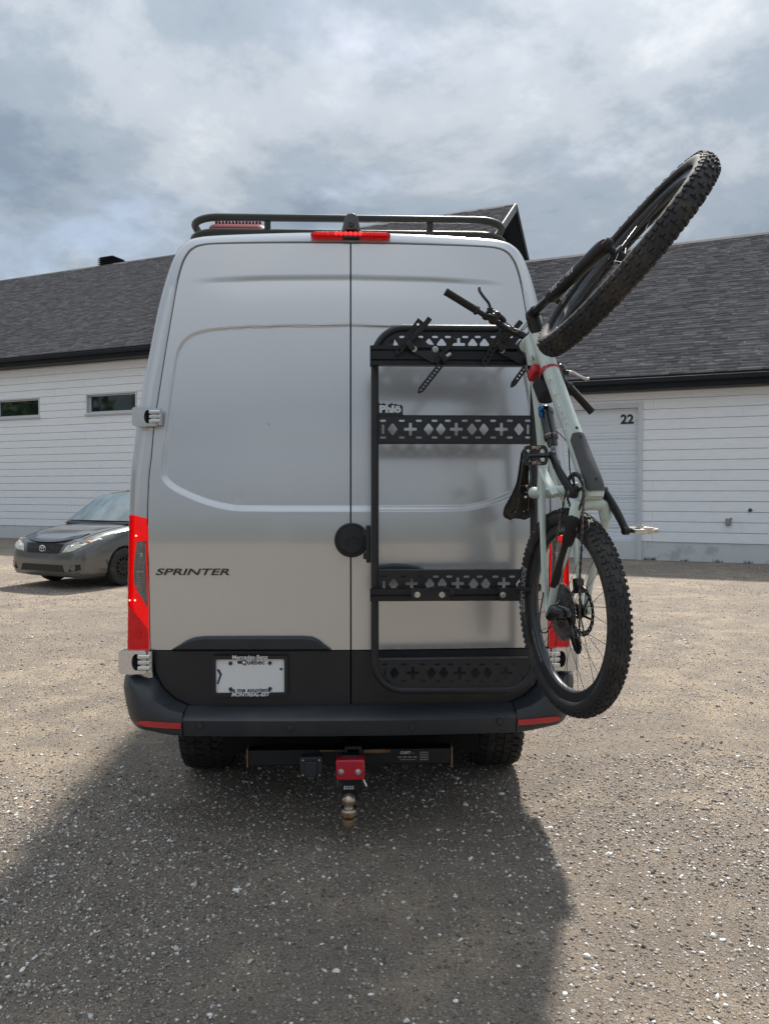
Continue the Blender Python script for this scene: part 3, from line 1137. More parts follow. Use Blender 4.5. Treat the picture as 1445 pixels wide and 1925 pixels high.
def relief(x, z):
    x = np.abs(x)
    s = inside_dist(x, z)
    d = .0060 * sstep(-.002, .006, s) + .0055 * sstep(.012, .020, s) * (1 - sstep(1.75, 2.0, z))
    zc = np.interp(x, cx_, cz_)
    t = zc - z
    amp = .0065 * (1 - sstep(cx_[-1] - .34, cx_[-1], x))
    d = d + amp * sstep(0, .030, t) * np.exp(-np.maximum(t - .028, 0) / .06)
    # two tiny dents above the lower swage line
    d = d + .0008 * np.exp(-(((x - .505) ** 2 + (z - 1.565) ** 2) / .018 ** 2))
    return d


def door(side):
    sel = [(h, z) for h, z in prof if z >= ZSPLIT - .02]
    # dense rows along the outline
    h = np.array([a for a, b_ in sel]); z = np.array([b_ for a, b_ in sel])
    L = np.concatenate([[0], np.cumsum(np.hypot(np.diff(h), np.diff(z)))])
    ktop = np.searchsorted(h[::-1], .50)
    keep = h > .52
    h, z, L = h[keep], z[keep], L[keep]
    t = np.linspace(0, L[-1], 430)
    H = np.interp(t, L, h); Z = np.interp(t, L, z)
    i0 = np.argmax(Z >= ZSPLIT); H, Z = H[i0:], Z[i0:]
    Z[0] = ZSPLIT
    gp = .0035
    U = np.linspace(0, 1, 170)
    X = gp + U[None, :] * (H[:, None] - .0055 - gp)
    ztop = VS(657, 455).z - .004
    Zg = np.broadcast_to(Z[:, None], X.shape).copy()
    blend = sstep(Z[-1] - .25, Z[-1], Z)[:, None]
    Zg = Zg + blend * (ztop - Z[-1]) * (1 - (X / .55) ** 2).clip(0, 1)
    Zg -= .004 * blend
    lean_v = np.vectorize(lean)
    Y = lean_v(Zg) + .035 * X * X + relief(X, Zg)
    # folded edges
    ed = (H[:, None] - X)
    def pad(a, dl):
        a = np.concatenate([a[:, :1] + dl[0], a, a[:, -1:] + dl[0]], 1)
        return np.concatenate([a[:1] + dl[1], a, a[-1:] + dl[1]], 0)
    Xp, Yp, Zp = pad(X, (0, 0)), pad(Y, (.025, .025)), pad(Zg, (0, 0))
    v = np.stack([Xp * side, Yp, Zp], 2)
    m, n = Xp.shape
    idx = np.arange(m * n).reshape(m, n)
    f = np.stack([idx[:-1, :-1], idx[:-1, 1:], idx[1:, 1:], idx[1:, :-1]], 2).reshape(-1, 4)
    if side < 0: f = f[:, ::-1]
    me = raw_mesh('rear_door', v.reshape(-1, 3), f)
    o = finish('rear_door', me, SILVER, van, angle=40)
    # lower cladding, black, rounded outer corner
    zb = VS(500, 1334).z
    rows = []
    zl = np.linspace(zb, ZSPLIT - .004, 40)
    e0 = np.interp(ZSPLIT, Z, H) if Z[0] <= ZSPLIT else H[0]
    px_edge = [(399, 1334), (360, 1326), (330, 1312), (308, 1292), (295, 1268), (287, 1240), (281.5, 1222)]
    ee = [VS(*p) for p in px_edge]
    eh = np.array([abs(p.x) for p in ee]) - .004; ez = np.array([p.z for p in ee])
    ez[0] = zb
    for zz in zl:
        hh = np.interp(zz, ez, eh)
        rw = []
        for k in range(26):
            x = gp + k / 25 * (hh - gp)
            rw.append((x * side, lean(zz) + bow(x) - .004, zz))
        rw = [(rw[0][0], rw[0][1] + .03, zz)] + rw + [(rw[-1][0], rw[-1][1] + .03, zz)]
        rows.append(rw)
    rows = [[(a, b_ + .03, c_) for a, b_, c_ in rows[0]]] + rows + [[(a, b_ + .008, c_) for a, b_, c_ in rows[-1]]]
    MB().grid(rows).build('lower_panel', DOORBLACK, o, angle=40)
    return o


doorL = door(-1)
doorR = door(1)


def arc_trim(px, parent, name, mat, d0, d1, bev):
    """moulding whose outline was measured on the rear face; d0, d1 = how far its back and front stand off the skin"""
    P = [VS(x, y) for x, y in px]
    back = [Vector((p.x, p.y - d0, p.z)) for p in P]
    mb = MB()
    cx0 = sum((p.x for p in P)) / len(P); cz0 = sum((p.z for p in P)) / len(P)
    r1 = [Vector((p.x, p.y - d1 * .55, p.z)) for p in P]
    r2 = [Vector((lerp(p.x, cx0, .03), p.y - d1, lerp(p.z, cz0, .22))) for p in P]
    mb.grid([back, r1, r2], True)
    mb.add(r2, [tuple(range(len(r2)))])
    return mb.build(name, mat, parent, bevel=bev, angle=50)


top = [(322, 1221.5), (338, 1212), (352, 1203), (366, 1198), (385, 1196), (480, 1195.5), (570, 1195.5), (588, 1197), (600, 1203), (612, 1213), (624, 1221.5)]
arc_trim(top, doorL, 'plate_trim', PLASTIC, -.004, .030, .004)
# black grip behind the carrier on the right door
tp2 = [(705, 1086), (705, 1068), (715, 1062), (738, 1059), (765, 1060), (785, 1064), (800, 1071), (803, 1086)]
arc_trim(tp2, doorR, 'door_handle', PLASTIC, -.004, .035, .004)
# round lock with embossed mark
c = VS(661, 1015)
lock_mb = MB()
lock_mb.lathe([(.076, .01), (.078, -.012), (.074, -.02), (.069, -.021), (.067, -.017), (.062, -.017), (.058, -.020), (0, -.021)], (c.x, c.y, c.z), (0, 1, 0), 48)
lock_ob = lock_mb.build('lock_cover', POWDER, doorR, angle=30)
mb = MB()
mk = [(-.035, -.010), (-.012, .016), (0, .004), (.014, .020), (.036, -.006)]
mb.tube([(c.x + a, c.y - .021, c.z + b_) for a, b_ in mk], .0030, 6)
mb.tube([(c.x + a, c.y - .021, c.z + b_) for a, b_ in [(-.03, -.022), (-.008, -.012), (.01, -.02), (.03, -.016)]], .0025, 6)
mb.build('embossed_mark', BIKEGLOSS, lock_ob)
# lettering
tv, tf = text('SPRINTER', .0495, .006, .0006, 1.0, 0, 1.0)
wid = tv[:, 0].max() - tv[:, 0].min()
a, b_ = VS(290, 1076), VS(437, 1075)
k = (b_.x - a.x - .02) / wid
hgt = tv[:, 1].max() - tv[:, 1].min()
ky = (VS(360, 1068).z - VS(360, 1083).z) / hgt
mid = (a + b_) / 2
mb = MB().add([(mid.x + x * k + (y * ky * .82) * .45, mid.y - .0005 - (z + .003), mid.z + y * ky * .82) for x, y, z in tv], tf)
mb.v = [(x, y + bow(x) - bow(mid.x), z) for x, y, z in mb.v]
mb.build('lettering', BADGE, doorL, smooth=False, fix=False)
# stone chip
c = VS(506, 798, -.0098 + .0215)
MB().box((c.x, c.y - .0125, c.z), (.0025, .002, .010)).build('paint_chip', BLACKINK, doorL, smooth=False)

# ---- licence plate
pa, pb = VS(401, 1231), VS(542, 1306)
pcx, pcz = (pa.x + pb.x) / 2, (pa.z + pb.z) / 2
pw, ph_ = pb.x - pa.x, pa.z - pb.z
py_ = min(pa.y, pb.y) - .006


def rrect(w_, h, r_, seg=5):
    out = []
    for cx1, cy1, a0 in ((w_ / 2 - r_, h / 2 - r_, 0), (-w_ / 2 + r_, h / 2 - r_, 90), (-w_ / 2 + r_, -h / 2 + r_, 180), (w_ / 2 - r_, -h / 2 + r_, 270)):
        for k in range(seg + 1):
            a = R(a0 + 90 * k / seg)
            out.append((cx1 + r_ * math.cos(a), cy1 + r_ * math.sin(a)))
    return out


def stand(v, cx, y, cz, sx=1, sz=1):
    """flat xy shape -> upright shape facing the camera"""
    return [(cx + p[0] * sx, y - p[2], cz + p[1] * sz) for p in v]


pv, pf = holed(rrect(pw, ph_, .010), [rrect(pw - .032, ph_ - .030, .006)], .012)
plate = MB().add(stand(pv, pcx, py_ - .008, pcz), pf).build('licence_plate', BLACKINK, doorL, bevel=.002, fix=False, smooth=False)
MB().box((pcx, py_ - .002, pcz), (pw - .022, .006, ph_ - .020)).build('plate_sheet', WHITEPLATE, plate, smooth=False)
for s, size, dz_, mat_, bold, shear, yy in (('Mercedes-Benz', .0255, ph_ / 2 - .006, WHITEINK, .0003, 0, .0145), ('Québec', .030, ph_ / 2 - .031, BLACKINK, .0006, 0, .0055),
                                          ('Je me souviens', .0265, -ph_ / 2 + .026, NAVYINK, .0006, 0, .0055), ('MONTREAL-EST', .0235, -ph_ / 2 + .0075, WHITEINK, .0007, .25, .0145)):
    tv, tf = text(s, size, .001, bold, 1.0 if 'M' in s[:1] else 1.12, shear)
    MB().add(stand(tv, pcx + (.012 if s[0] == 'Q' else 0), py_ - yy, pcz + dz_), tf).build('lettering', mat_, plate, smooth=False, fix=False)
mb = MB()
mb.prism([(pcx - .150, py_ - .0053, pcz + .03), (pcx - .138, py_ - .0053, pcz + .03), (pcx - .126, py_ - .0053, pcz + .006), (pcx - .131, py_ - .0053, pcz - .004)], (0, -.001, 0))
mb.prism([(pcx - .136, py_ - .0053, pcz + .004), (pcx - .127, py_ - .0053, pcz + .006), (pcx - .142, py_ - .0053, pcz - .036), (pcx - .150, py_ - .0053, pcz - .036)], (0, -.001, 0))
mb.box((pcx + .138, py_ - .0058, pcz + .029), (.012, .001, .010))
mb.box((pcx - .035 - .012, py_ - .0058, pcz + ph_ / 2 - .030), (.019, .001, .013))
mb.build('plate_print', NAVYINK, plate, smooth=False)
mb = MB()
for ax, az in ((-.088, .056), (.088, .056), (-.088, -.058), (.088, -.058)):
    mb.lathe([(.0085, 0), (.0085, -.004), (.006, -.006), (0, -.006)], (pcx + ax, py_ - .005, pcz + az * ph_ / .178), (0, 1, 0), 14)
mb.build('plate_screws', GLOSSBLACK, plate)

# ---- tail lamps
def lampgrid(side, pin, pout, wrap, mat, name, parent, off=-.006, cols=10, rowsn=46):
    """lens following the corner from the door gap (pin) to the silhouette (pout), then wrapping forward"""
    a = catmull([VS(*p) for p in pin], rowsn); b_ = catmull([VS(p[0], p[1], 0) for p in pout], rowsn)
    rows = []
    for p, q in zip(a, b_):
        rw = [(p.x * -side, skin_y(p.x, p.z) + .03, p.z)]
        for k in range(cols):
            u = k / (cols - 1)
            x = lerp(p.x, q.x, u); z = lerp(p.z, q.z, u)
            y = skin_y(x, z) + off + .034 * max(0, (u - .55) / .45) ** 2.2 * (1 if wrap else .0)
            rw.append((x * -side, y, z))
        if wrap:
            rw.append((q.x * -side * 1.008, skin_y(q.x, q.z) + .05, q.z)); rw.append((q.x * -side * 1.009, skin_y(q.x, q.z) + .12, q.z)); rw.append((q.x * -side * .99, skin_y(q.x, q.z) + .2, q.z))
        else:
            rw.append((rw[-1][0], rw[-1][1] + .02, rw[-1][2]))
        rows.append(rw)
    rows = [[(x, y + .02, z) for x, y, z in rows[0]]] + rows + [[(x, y + .02, z) for x, y, z in rows[-1]]]
    return MB().grid(rows).build(name, mat, parent, angle=50)


for side in (-1, 1):
    lamp = lampgrid(side, [(276.3, 974.5), (277, 1020), (278.5, 1100), (280.5, 1221)], [(242.8, 966), (241.5, 1020), (240, 1100), (239.5, 1221)], True, REDLENS, 'tail_lamp', van)
    lampgrid(side, [(275.8, 1016), (276.0, 1050), (277.0, 1090), (278.5, 1142)], [(259, 1018), (254.5, 1050), (254, 1095), (270, 1126)], False, CLEARLENS, 'reversing_lens', lamp, -.0115, 8)
    lampgrid(side, [(279, 1183), (279.3, 1190), (280, 1205), (280.4, 1219)], [(242.5, 1136), (242, 1155), (241.5, 1190), (241, 1219)], False, REDLENS2, 'lower_lens', lamp, -.0085, 8)
    cc = VS(262, 1192); cc.x *= -side
    mb = MB().lathe([(.013, 0), (.011, -.006), (.006, -.007), (0, -.003)], (cc.x, skin_y(cc.x, cc.z) - .010, cc.z), (0, 1, 0), 16)
    mb.build('lamp_socket', REDLENS2, lamp)
    lampgrid(side, [(246.5, 969), (245.5, 1020), (244.5, 1100), (243.5, 1140)], [(242.8, 968), (241.5, 1020), (240, 1100), (239.6, 1140)], True, REDLENS2, 'lens_edge', lamp, -.0085, 5)
    mb = MB()
    for qx, qy in ((257, 1007), (255, 1128), (245, 1128)):
        cc = VS(qx, qy); mb.ball((cc.x * -side, skin_y(cc.x, cc.z) - .007, cc.z), .0045, 8, 6)
    mb.build('bulb', BULB, lamp)
    mb = MB()
    for k in range(9):
        cc = VS(266 - .5 * k * (k > 4), 1040 + k * 9); mb.box((cc.x * -side, skin_y(cc.x, cc.z) - .0135, cc.z), (.026, .003, .0018))
    cc = VS(268, 1044); mb.ball((cc.x * -side, skin_y(cc.x, cc.z) - .013, cc.z), (.009, .004, .013), 10, 8)
    cc = VS(265, 1074); mb.box((cc.x * -side, skin_y(cc.x, cc.z) - .0135, cc.z), (.036, .004, .006))
    mb.build('lamp_rib', METALGREY, lamp)

# ---- hinges
def hinge(side, px0, px1, y0, y1, name='door_hinge'):
    p0, p1 = VS(px0, y0, .040), VS(px1, y1, .040)
    w_ = p1.x - p0.x; h = p0.z - p1.z
    cx = (p0.x + p1.x) / 2; cz = (p0.z + p1.z) / 2
    yb = skin_y(cx, cz)
    ov = []
    oc = (.12 * w_, 0)
    slot = [(oc[0] + .20 * h * math.cos(t) + (.0), .36 * h * math.sin(t)) for t in np.linspace(0, 2 * math.pi, 17)[:-1]]
    v, f = holed(rrect(w_ * .86, h, h * .13), [slot], .030)
    dx_ = -.07 * w_
    base = MB().add([((cx + x + dx_) * -side, yb - .030 - z * 1.0, cz + y) for x, y, z in v], f)
    o = base.build(name, HINGE, van, bevel=.004, fix=False, angle=40)
    mb = MB()
    for k in (-1, 0, 1):
        x0 = cx + oc[0] - .02 * w_; x1 = p1.x
        mb.box(((x0 + x1) / 2 * -side, yb - .034 - (.008 if k == 0 else .012), cz + k * .24 * h), (abs(x1 - x0), .024, .19 * h))
    mb.build('hinge_knuckle', HINGE, o, bevel=.005)
    MB().box(((cx + oc[0]) * -side, yb - .018, cz), (.5 * h, .02, .76 * h)).build('hinge_recess', VOID, o, smooth=False)
    mb = MB()
    mb.box(((p0.x + .028) * -side, yb - .008, cz), (.045, .05, h * .96))
    mb.build('hinge_arm', HINGE, o, bevel=.008)
    MB().cyl(((p1.x - .006) * -side, yb - .035, cz - h * .43), ((p1.x - .006) * -side, yb - .035, cz + h * .43), .011, 12).build('hinge_pin', HINGE, o)
    return o


for side in (-1, 1):
    hinge(side, 250, 302, 766, 801)
    hinge(side, 224, 284, 1222.5, 1267)

# ---- bumper
zt0, zb0 = V(500, 1346, .12).z, V(500, 1389, .12).z
bx = abs(V(343, 1370, .10).x)


def bump_profile(zt, zb, y):
    return [(y + .13, zt + .012), (y + .10, zt + .010), (y + .050, zt + .003), (y + .012, zt - .012), (y + .005, zt - .017), (y, zt - .024), (y + .008, lerp(zt, zb, .75)), (y + .016, zb + .006), (y + .03, zb), (y + .16, zb - .004)]


rows = []
for k in range(33):
    x = lerp(-bx + .0015, bx - .0015, k / 32)
    rows.append([(x, y, z) for y, z in bump_profile(zt0, zb0 - .0, -.125 + .05 * x * x)])
bumper = MB().grid(rows).build('bumper', PLASTIC2, van, angle=28)
for side in (-1, 1):
    # corner: plan curve wraps forward, top edge climbs to the hinge
    rows = []
    N = 40
    plan = catmull([(bx + .0015, -.125 + .05 * bx * bx, 0), (bx + .09, -.088, 0), (.945, -.055, 0), (1.008, .0, 0), (1.036, .07, 0), (1.042, .20, 0), (1.040, .6, 0)], N)
    zin = [VS(*p).z for p in ((399, 1336), (360, 1328), (330, 1314), (308, 1293), (294, 1268))]
    xin = [abs(VS(*p).x) for p in ((399, 1336), (360, 1328), (330, 1314), (308, 1293), (294, 1268))]
    ztop = VS(250, 1269).z
    for p in plan:
        # inner lip on the body follows the rounded door corner
        xi = min(p.x, .905)
        zt = float(np.interp(p.x, [bx, .80, .86, .93, .985, 1.02], [zt0 + .0, zt0 + .012, zt0 + .035, zt0 + .08, zt0 + .15, ztop - .02]))
        zi = float(np.interp(p.x, [bx] + xin[1:] + [.99], [zt0 + .012] + zin[1:] + [ztop]))
        zt = min(zt, ztop); zi = max(zi, zt)
        zb = zb0 + .03 * max(0, (p.y - .0)) + (.02 if p.x > .95 else .02 * sstep(bx, .95, p.x))
        yin = max(.035 + bow(p.x), p.y + .02)
        inx = p.x - .012 if p.x > .9 else p.x
        tap = .035 * sstep(.9, 1.02, p.x)
        rows.append([(inx, max(yin, p.y + .04), zi + .001), (inx, lerp(max(yin, p.y + .04), p.y, .6), lerp(zi, zt, .45)), (p.x, p.y + .018, lerp(zi, zt, .8)), (p.x, p.y + .004, zt - .018), (p.x, p.y, zt - .04),
                     (p.x - tap * .3, p.y + .002, lerp(zt, zb, .55)), (p.x - tap * .7, p.y + .006, lerp(zt, zb, .85)), (p.x - tap, p.y + .018, zb + .005), (p.x - tap - .01, p.y + .04, zb), (p.x - .1, p.y + .15, zb - .002)])
    rows = [[(x * side, y, z) for x, y, z in r_] for r_ in rows]
    cor = MB().grid(rows).build('bumper_corner', PLASTIC2, van, angle=30)
    # red reflector set into the corner
    ra = [V(262, 1358, .11), V(262, 1372, .11), V(340, 1359, .11), V(340, 1373, .11)]
    mb = MB()
    rr_ = []
    for k in range(17):
        u = k / 16
        x = lerp(bx + .006, .942, u)
        y = float(np.interp(x, [q.x for q in plan[:22]], [q.y for q in plan[:22]]))
        zc = lerp((ra[2].z + ra[3].z) / 2, (ra[0].z + ra[1].z) / 2, u)
        hh = .0125 * (1 - .75 * max(0, (u - .75) / .25) ** 2)
        rr_.append([(x * side, y + .01, zc + hh), (x * side, y - .006, zc + hh), (x * side, y - .006, zc - hh), (x * side, y + .01, zc - hh)])
    mb.grid(rr_); mb.add(rr_[-1], [(0, 1, 2, 3)]); mb.add(rr_[0], [(3, 2, 1, 0)])
    mb.build('reflector', REDREF, cor)
for px, py in ((374, 1366), (545, 1367), (775, 1366), (941, 1358)):
    p = V(px, py, .12)
    yy = -.125 + .05 * p.x * p.x
    MB().lathe([(.019, .004), (.019, -.003), (.016, -.0035), (.0155, .0), (.0125, .0), (.012, -.004), (0, -.005)], (p.x, yy + .001, p.z), (0, 1, 0), 24).build('parking_sensor', PLASTIC, bumper)

# ---- brake light and camera on the roof edge
za = VS(659, 446)
mb = MB()
rows = []
for k in range(41):
    u = k / 40
    x = lerp(-.185, .185, u)
    e = min(u, 1 - u)
    hh = .0165 * min(1, (e / .07 + .15)) ** .6
    zc = za.z + .004 - .02 * x * x
    rows.append([(x, .21, zc + hh), (x, .165, zc + hh * .95), (x, .150, zc + hh * .5), (x, .147, zc - hh * .4), (x, .155, zc - hh), (x, .21, zc - hh)])
mb.grid(rows); mb.add(rows[0], [tuple(range(6))]); mb.add(rows[-1], [tuple(range(5, -1, -1))])
bl = mb.build('brake_light', REDLENS2, van, angle=50)
mb = MB(); mb2 = MB()
for k in range(15):
    x = lerp(-.155, .155, k / 14)
    (mb2 if 4 <= k <= 9 else mb).ball((x, .1465, za.z + .005 - .02 * x * x), (.0085, .004, .009), 10, 6)
mb.build('led_row', REDLENS, bl); mb2.build('led_row', REDLED, bl, label='lit middle of the red brake light row')
cpt = [V(640, 441, -.16), V(644, 425, -.16), V(648, 409, -.16), V(654, 401, -.16), V(666, 401, -.16), V(672, 409, -.16), V(676, 425, -.16), V(681, 441, -.16)]
inn = [V(648, 440, -.16), V(650, 431, -.16), V(671, 431, -.16), V(673, 440, -.16)]
mb = MB()
out = catmull(cpt, 26)
ring = [(p.x, .16, p.z) for p in out] + [(p.x, .16, p.z) for p in inn[::-1]]
mb.prism(ring, (0, .13, 0))
cam_o = mb.build('reversing_camera', CAMPLASTIC, van, bevel=.006, angle=40)
c0 = V(660, 421, -.155)
MB().lathe([(.012, .006), (.012, -.006), (.009, -.008), (0, -.006)], (c0.x, .158, c0.z), (0, 1, 0), 16).build('camera_lens', GLOSSBLACK, cam_o)
MB().box((c0.x, .23, V(660, 444, -.16).z), (.085, .16, .02)).build('camera_foot', PLASTIC, cam_o, bevel=.004)

# ---- flared black side window on the left
zlo, zhi = 1.57, 2.02
rows = []
for k in range(12):
    u = k / 11
    z = lerp(zlo, zhi, u)
    i = min(range(150), key=lambda q: abs(B_[q].z - z))
    xb = abs(B_[i].x)
    fl = .048 * (1 - u) ** 1.2 * (sstep(-.01, .08, u) if u < .12 else 1) + .002
    if u == 0: fl = .025
    rows.append([(-(xb - .01), .55, z), (-(xb + fl * .95), .56, z), (-(xb + fl), .60, z), (-(xb + fl), 1.7, z), (-(xb - .01), 1.75, z)])
MB().grid(rows).add(rows[0], [(0, 1, 2, 3, 4)]).build('side_window', GLOSSBLACK, van, angle=60)

# ---- rear wheels
def van_wheel(cx, side):
    r0, w_ = .385, .262
    prof_ = [(.20, -.09), (.30, -.125), (.345, -.131), (.370, -.124), (.378, -.105), (.380, 0), (.378, .105), (.370, .124), (.345, .131), (.30, .125), (.20, .09)]
    mb = MB().lathe(prof_, (0, 0, 0), (1, 0, 0), 64, closed=True)
    rr = random.Random(4)
    N = 46
    for i in range(N):
        a0 = 2 * math.pi * i / N
        for j, (xc, wd, ph0, tilt) in enumerate(((-.108, .040, 0, .15), (-.062, .046, .5, -.35), (-.014, .042, 0.1, .4), (.034, .042, .6, -.4), (.078, .036, .15, .35), (.114, .032, .6, -.15))):
            a = a0 + ph0 * 2 * math.pi / N
            ln = 2 * math.pi * r0 / N * .80
            top_ = []
            for k, (dx_, dl) in enumerate(((-.5, -.5), (.5, -.5 + tilt * .4), (.62, .0), (.5, .5), (-.5, .5 - tilt * .4), (-.38, .02))):
                an = a + dl * ln / r0
                rr0 = .388 - (.010 if abs(xc + dx_ * wd) > .112 else 0)
                top_.append((xc + dx_ * wd, math.cos(an), math.sin(an), rr0))
            b0 = [(x, c_ * .372, s_ * .372) for x, c_, s_, q in top_]
            t0 = [(x, c_ * q, s_ * q) for x, c_, s_, q in top_]
            mb.add(b0 + t0, [tuple(range(6, 12))] + [(k, (k + 1) % 6, 6 + (k + 1) % 6, 6 + k) for k in range(6)])
    o = mb.build('wheel', TYRE, van, angle=30)
    o.location = (cx, 1.02, .386); o.scale = (.92, 1, 1)
    rim = MB().lathe([(.0, .06), (.09, .06), (.11, .03), (.17, .02), (.20, .09), (.205, -.09), (.0, -.09)], (0, 0, 0), (side, 0, 0), 32).build('rim', STEEL, o)
    return o


van_wheel(-.815, -1); van_wheel(.815, 1)
for sx_ in (-.855, .855):
    o = MB().lathe([(.20, -.12), (.36, -.13), (.385, -.10), (.385, .10), (.36, .13), (.20, .12)], (0, 0, 0), (1, 0, 0), 40).build('wheel', TYRE, van)
    o.location = (sx_, 4.8, .386)

# ---- lower side panels with wheel arches
def side_panel(s):
    P = [(.30, .76), (.30, .46)]
    for yc in (1.02, 4.8):
        a1 = math.asin((.44 - .386) / .47)
        for a in np.linspace(math.pi - a1, a1, 15):
            P.append((yc - .47 * math.cos(math.pi - a) * -1 if False else yc + .47 * math.cos(a), min(.386 + .47 * math.sin(a), .755)))
    P += [(5.75, .44), (5.75, .76)]
    MB().prism([(.985 * s, y, z) for y, z in P], (.022 * s, 0, 0)).build('side_panel', SILVER, van, smooth=False)


side_panel(-1); side_panel(1)

# ---- tow hitch
hd = -.16
def HB(px, py, d=hd): return V(px, py, d)
z1, z2 = HB(600, 1408).z, HB(600, 1438).z
xl, xr = HB(467, 1420).x, HB(847, 1420).x
hitch = MB().box(((xl + xr) / 2, .19, (z1 + z2) / 2), (xr - xl, .075, z1 - z2)).build('tow_hitch', DOORBLACK, van, bevel=.006)
MB().box((xl - .004, .19, (z1 + z2) / 2), (.008, .08, z1 - z2 + .012)).build('end_plate', RUSTY, hitch, bevel=.002)
MB().box((xr + .004, .19, (z1 + z2) / 2), (.008, .08, z1 - z2 + .012)).build('end_plate', RUSTY, hitch, bevel=.002)
p0 = V(664, 1420, -.05)
v, f = holed(rrect(.078, .078, .006), [rrect(.052, .052, .004)], .24)
MB().add([(p0.x + x, .14 - z, p0.z + .012 + y) for x, y, z in v], f).build('receiver_tube', DOORBLACK, hitch, bevel=.002, fix=False)
mb = MB()
mb.box((p0.x - .10, .152, z1 - .006), (.12, .012, .010)); mb.box((p0.x + .11, .152, z1 - .010), (.13, .010, .018))
mb.build('weld_seam', RUSTY, hitch, bevel=.004)
c0, c1 = V(564, 1423, .02), V(606, 1462, .02)
plug = MB().box(((c0.x + c1.x) / 2, .0, (c0.z + c1.z) / 2), (c1.x - c0.x, .05, c0.z - c1.z)).build('trailer_socket', PLASTIC, hitch, bevel=.006)
mb = MB(); mb.box(((c0.x + c1.x) / 2, -.030, (c0.z + c1.z) / 2 - .004), (.052, .016, .070)); mb.box(((c0.x + c1.x) / 2, -.034, (c0.z + c1.z) / 2 - .046), (.034, .014, .02))
mb.build('socket_lid', PLASTIC, plug, bevel=.005)
mb = MB()
for ax in (-1, 1):
    for az in (-1, 1):
        mb.ball(((c0.x + c1.x) / 2 + ax * .037, -.026, (c0.z + c1.z) / 2 + az * .034), .0055, 8, 6)
mb.build('screw_heads', STEEL, plug)
s0, s1 = V(745, 1411, -.15), V(807, 1432, -.15)
stk = MB().box(((s0.x + s1.x) / 2, .1515, (s0.z + s1.z) / 2), (s1.x - s0.x, .001, s0.z - s1.z)).build('hitch_label', BLACKINK, hitch, smooth=False)
tv, tf = text('CURT', .017, .0006, .0005, 1.1)
MB().add(stand(tv, s0.x + .042, .1505, s0.z - .011), tf).build('lettering', WHITEINK, stk, smooth=False, fix=False)
mb = MB()
for k in range(4):
    mb.box((s1.x - .026, .1506, s0.z - .010 - k * .0115), (.042, .0006, .0065))
    mb.box((s0.x + .016 + k * .024, .1506, s0.z - .032), (.018, .0006, .008))
mb.box((s0.x + .055, .1506, s0.z - .044), (.075, .0006, .004)); mb.box((s0.x + .075, .1506, s0.z - .013), (.018, .0006, .003))
mb.build('label_print', GREYINK, stk, smooth=False)

# ---- ball mount held in the receiver
bm0 = V(659, 1447, .05)
ballm = thing('ball_mount', 'rusty tow ball mount with red lock cover hanging from the hitch', 'tow ball', mat=VANM)
def prof_box(px0, px1, py0, py1, d, dep, mat, name, parent, bev):
    a, b_ = V(px0, py0, d), V(px1, py1, d)
    return MB().box(((a.x + b_.x) / 2, -d + dep / 2, (a.z + b_.z) / 2), (b_.x - a.x, dep, a.z - b_.z)).build(name, mat, parent, bevel=bev, seg=3)
lockc = prof_box(631, 685.5, 1429, 1467, .06, .07, REDPAINT, 'lock_cover', ballm, .009)
for px in (641, 673):
    p = V(px, 1451, .06)
    MB().lathe([(.0135, .0), (.0135, -.004), (.011, -.005), (.011, -.012), (.008, -.013), (.008, -.022), (.004, -.023), (.004, -.018), (0, -.018)], (p.x, -.06, p.z), (0, 1, 0), 18).build('bolt', STEEL, lockc)
prof_box(642, 673, 1420, 1505, .02, .05, DOORBLACK, 'shank', ballm, .004)
p = V(655, 1540, .035)
prof_box(641, 670, 1530, 1537, .05, .10, DOORBLACK, 'tongue', ballm, .003)
bc = V(655.5, 1499.5, .045)
pz0 = V(655, 1521, .045).z
ballb = MB().lathe([(a * 1.22, b_ * 1.22) for a, b_ in [(0, .0255), (.008, .0243), (.016, .0199), (.0218, .0135), (.0250, .005), (.0252, -.004), (.0228, -.0115), (.018, -.018), (.0155, -.022), (.017, -.028), (.024, -.031), (.027, -.036), (.027, -.040), (.012, -.042)]], (bc.x, -.075, bc.z), (0, 0, 1), 32).build('ball', RUSTBALL, ballm)
mb = MB().lathe([(.034, 0), (.036, -.004), (.036, -.020), (.032, -.024)], (bc.x, -.075, bc.z - .046), (0, 0, 1), 6)
mb.build('collar', RUSTY, ballm, bevel=.002)
mb = MB().lathe([(.028, 0), (.028, -.026), (.017, -.027), (.015, -.040), (0, -.040)], (bc.x, -.075, bc.z - .082), (0, 0, 1), 6)
mb.build('nut', RUSTY, ballm, bevel=.002)
a, b_ = V(684, 1463, .0), V(689, 1475, .0)
mb = MB().cyl((a.x - .01, 0, a.z + .01), (b_.x, -.02, b_.z), .0065, 12); mb.build('pin', STEEL, ballm)
a, b_ = V(634, 1467, .0), V(635, 1481, .0)
MB().cyl((a.x, 0, a.z), (b_.x, 0, b_.z), .002, 8).build('clip', STEEL, ballm)
tv, tf = text('2" BALL', .011, .0006, .0002)
mb = MB()
for k, wd in enumerate((.012, .008, .01, .009)):
    mb.box((bc.x - .018 + k * .012, -.0205, bc.z + .040), (wd * .7, .0008, .006))
    mb.box((bc.x - .018 + k * .012, -.0205, bc.z + .031), (wd, .0008, .004))
mb.build('plate_print', WHITEINK, ballm, smooth=False)

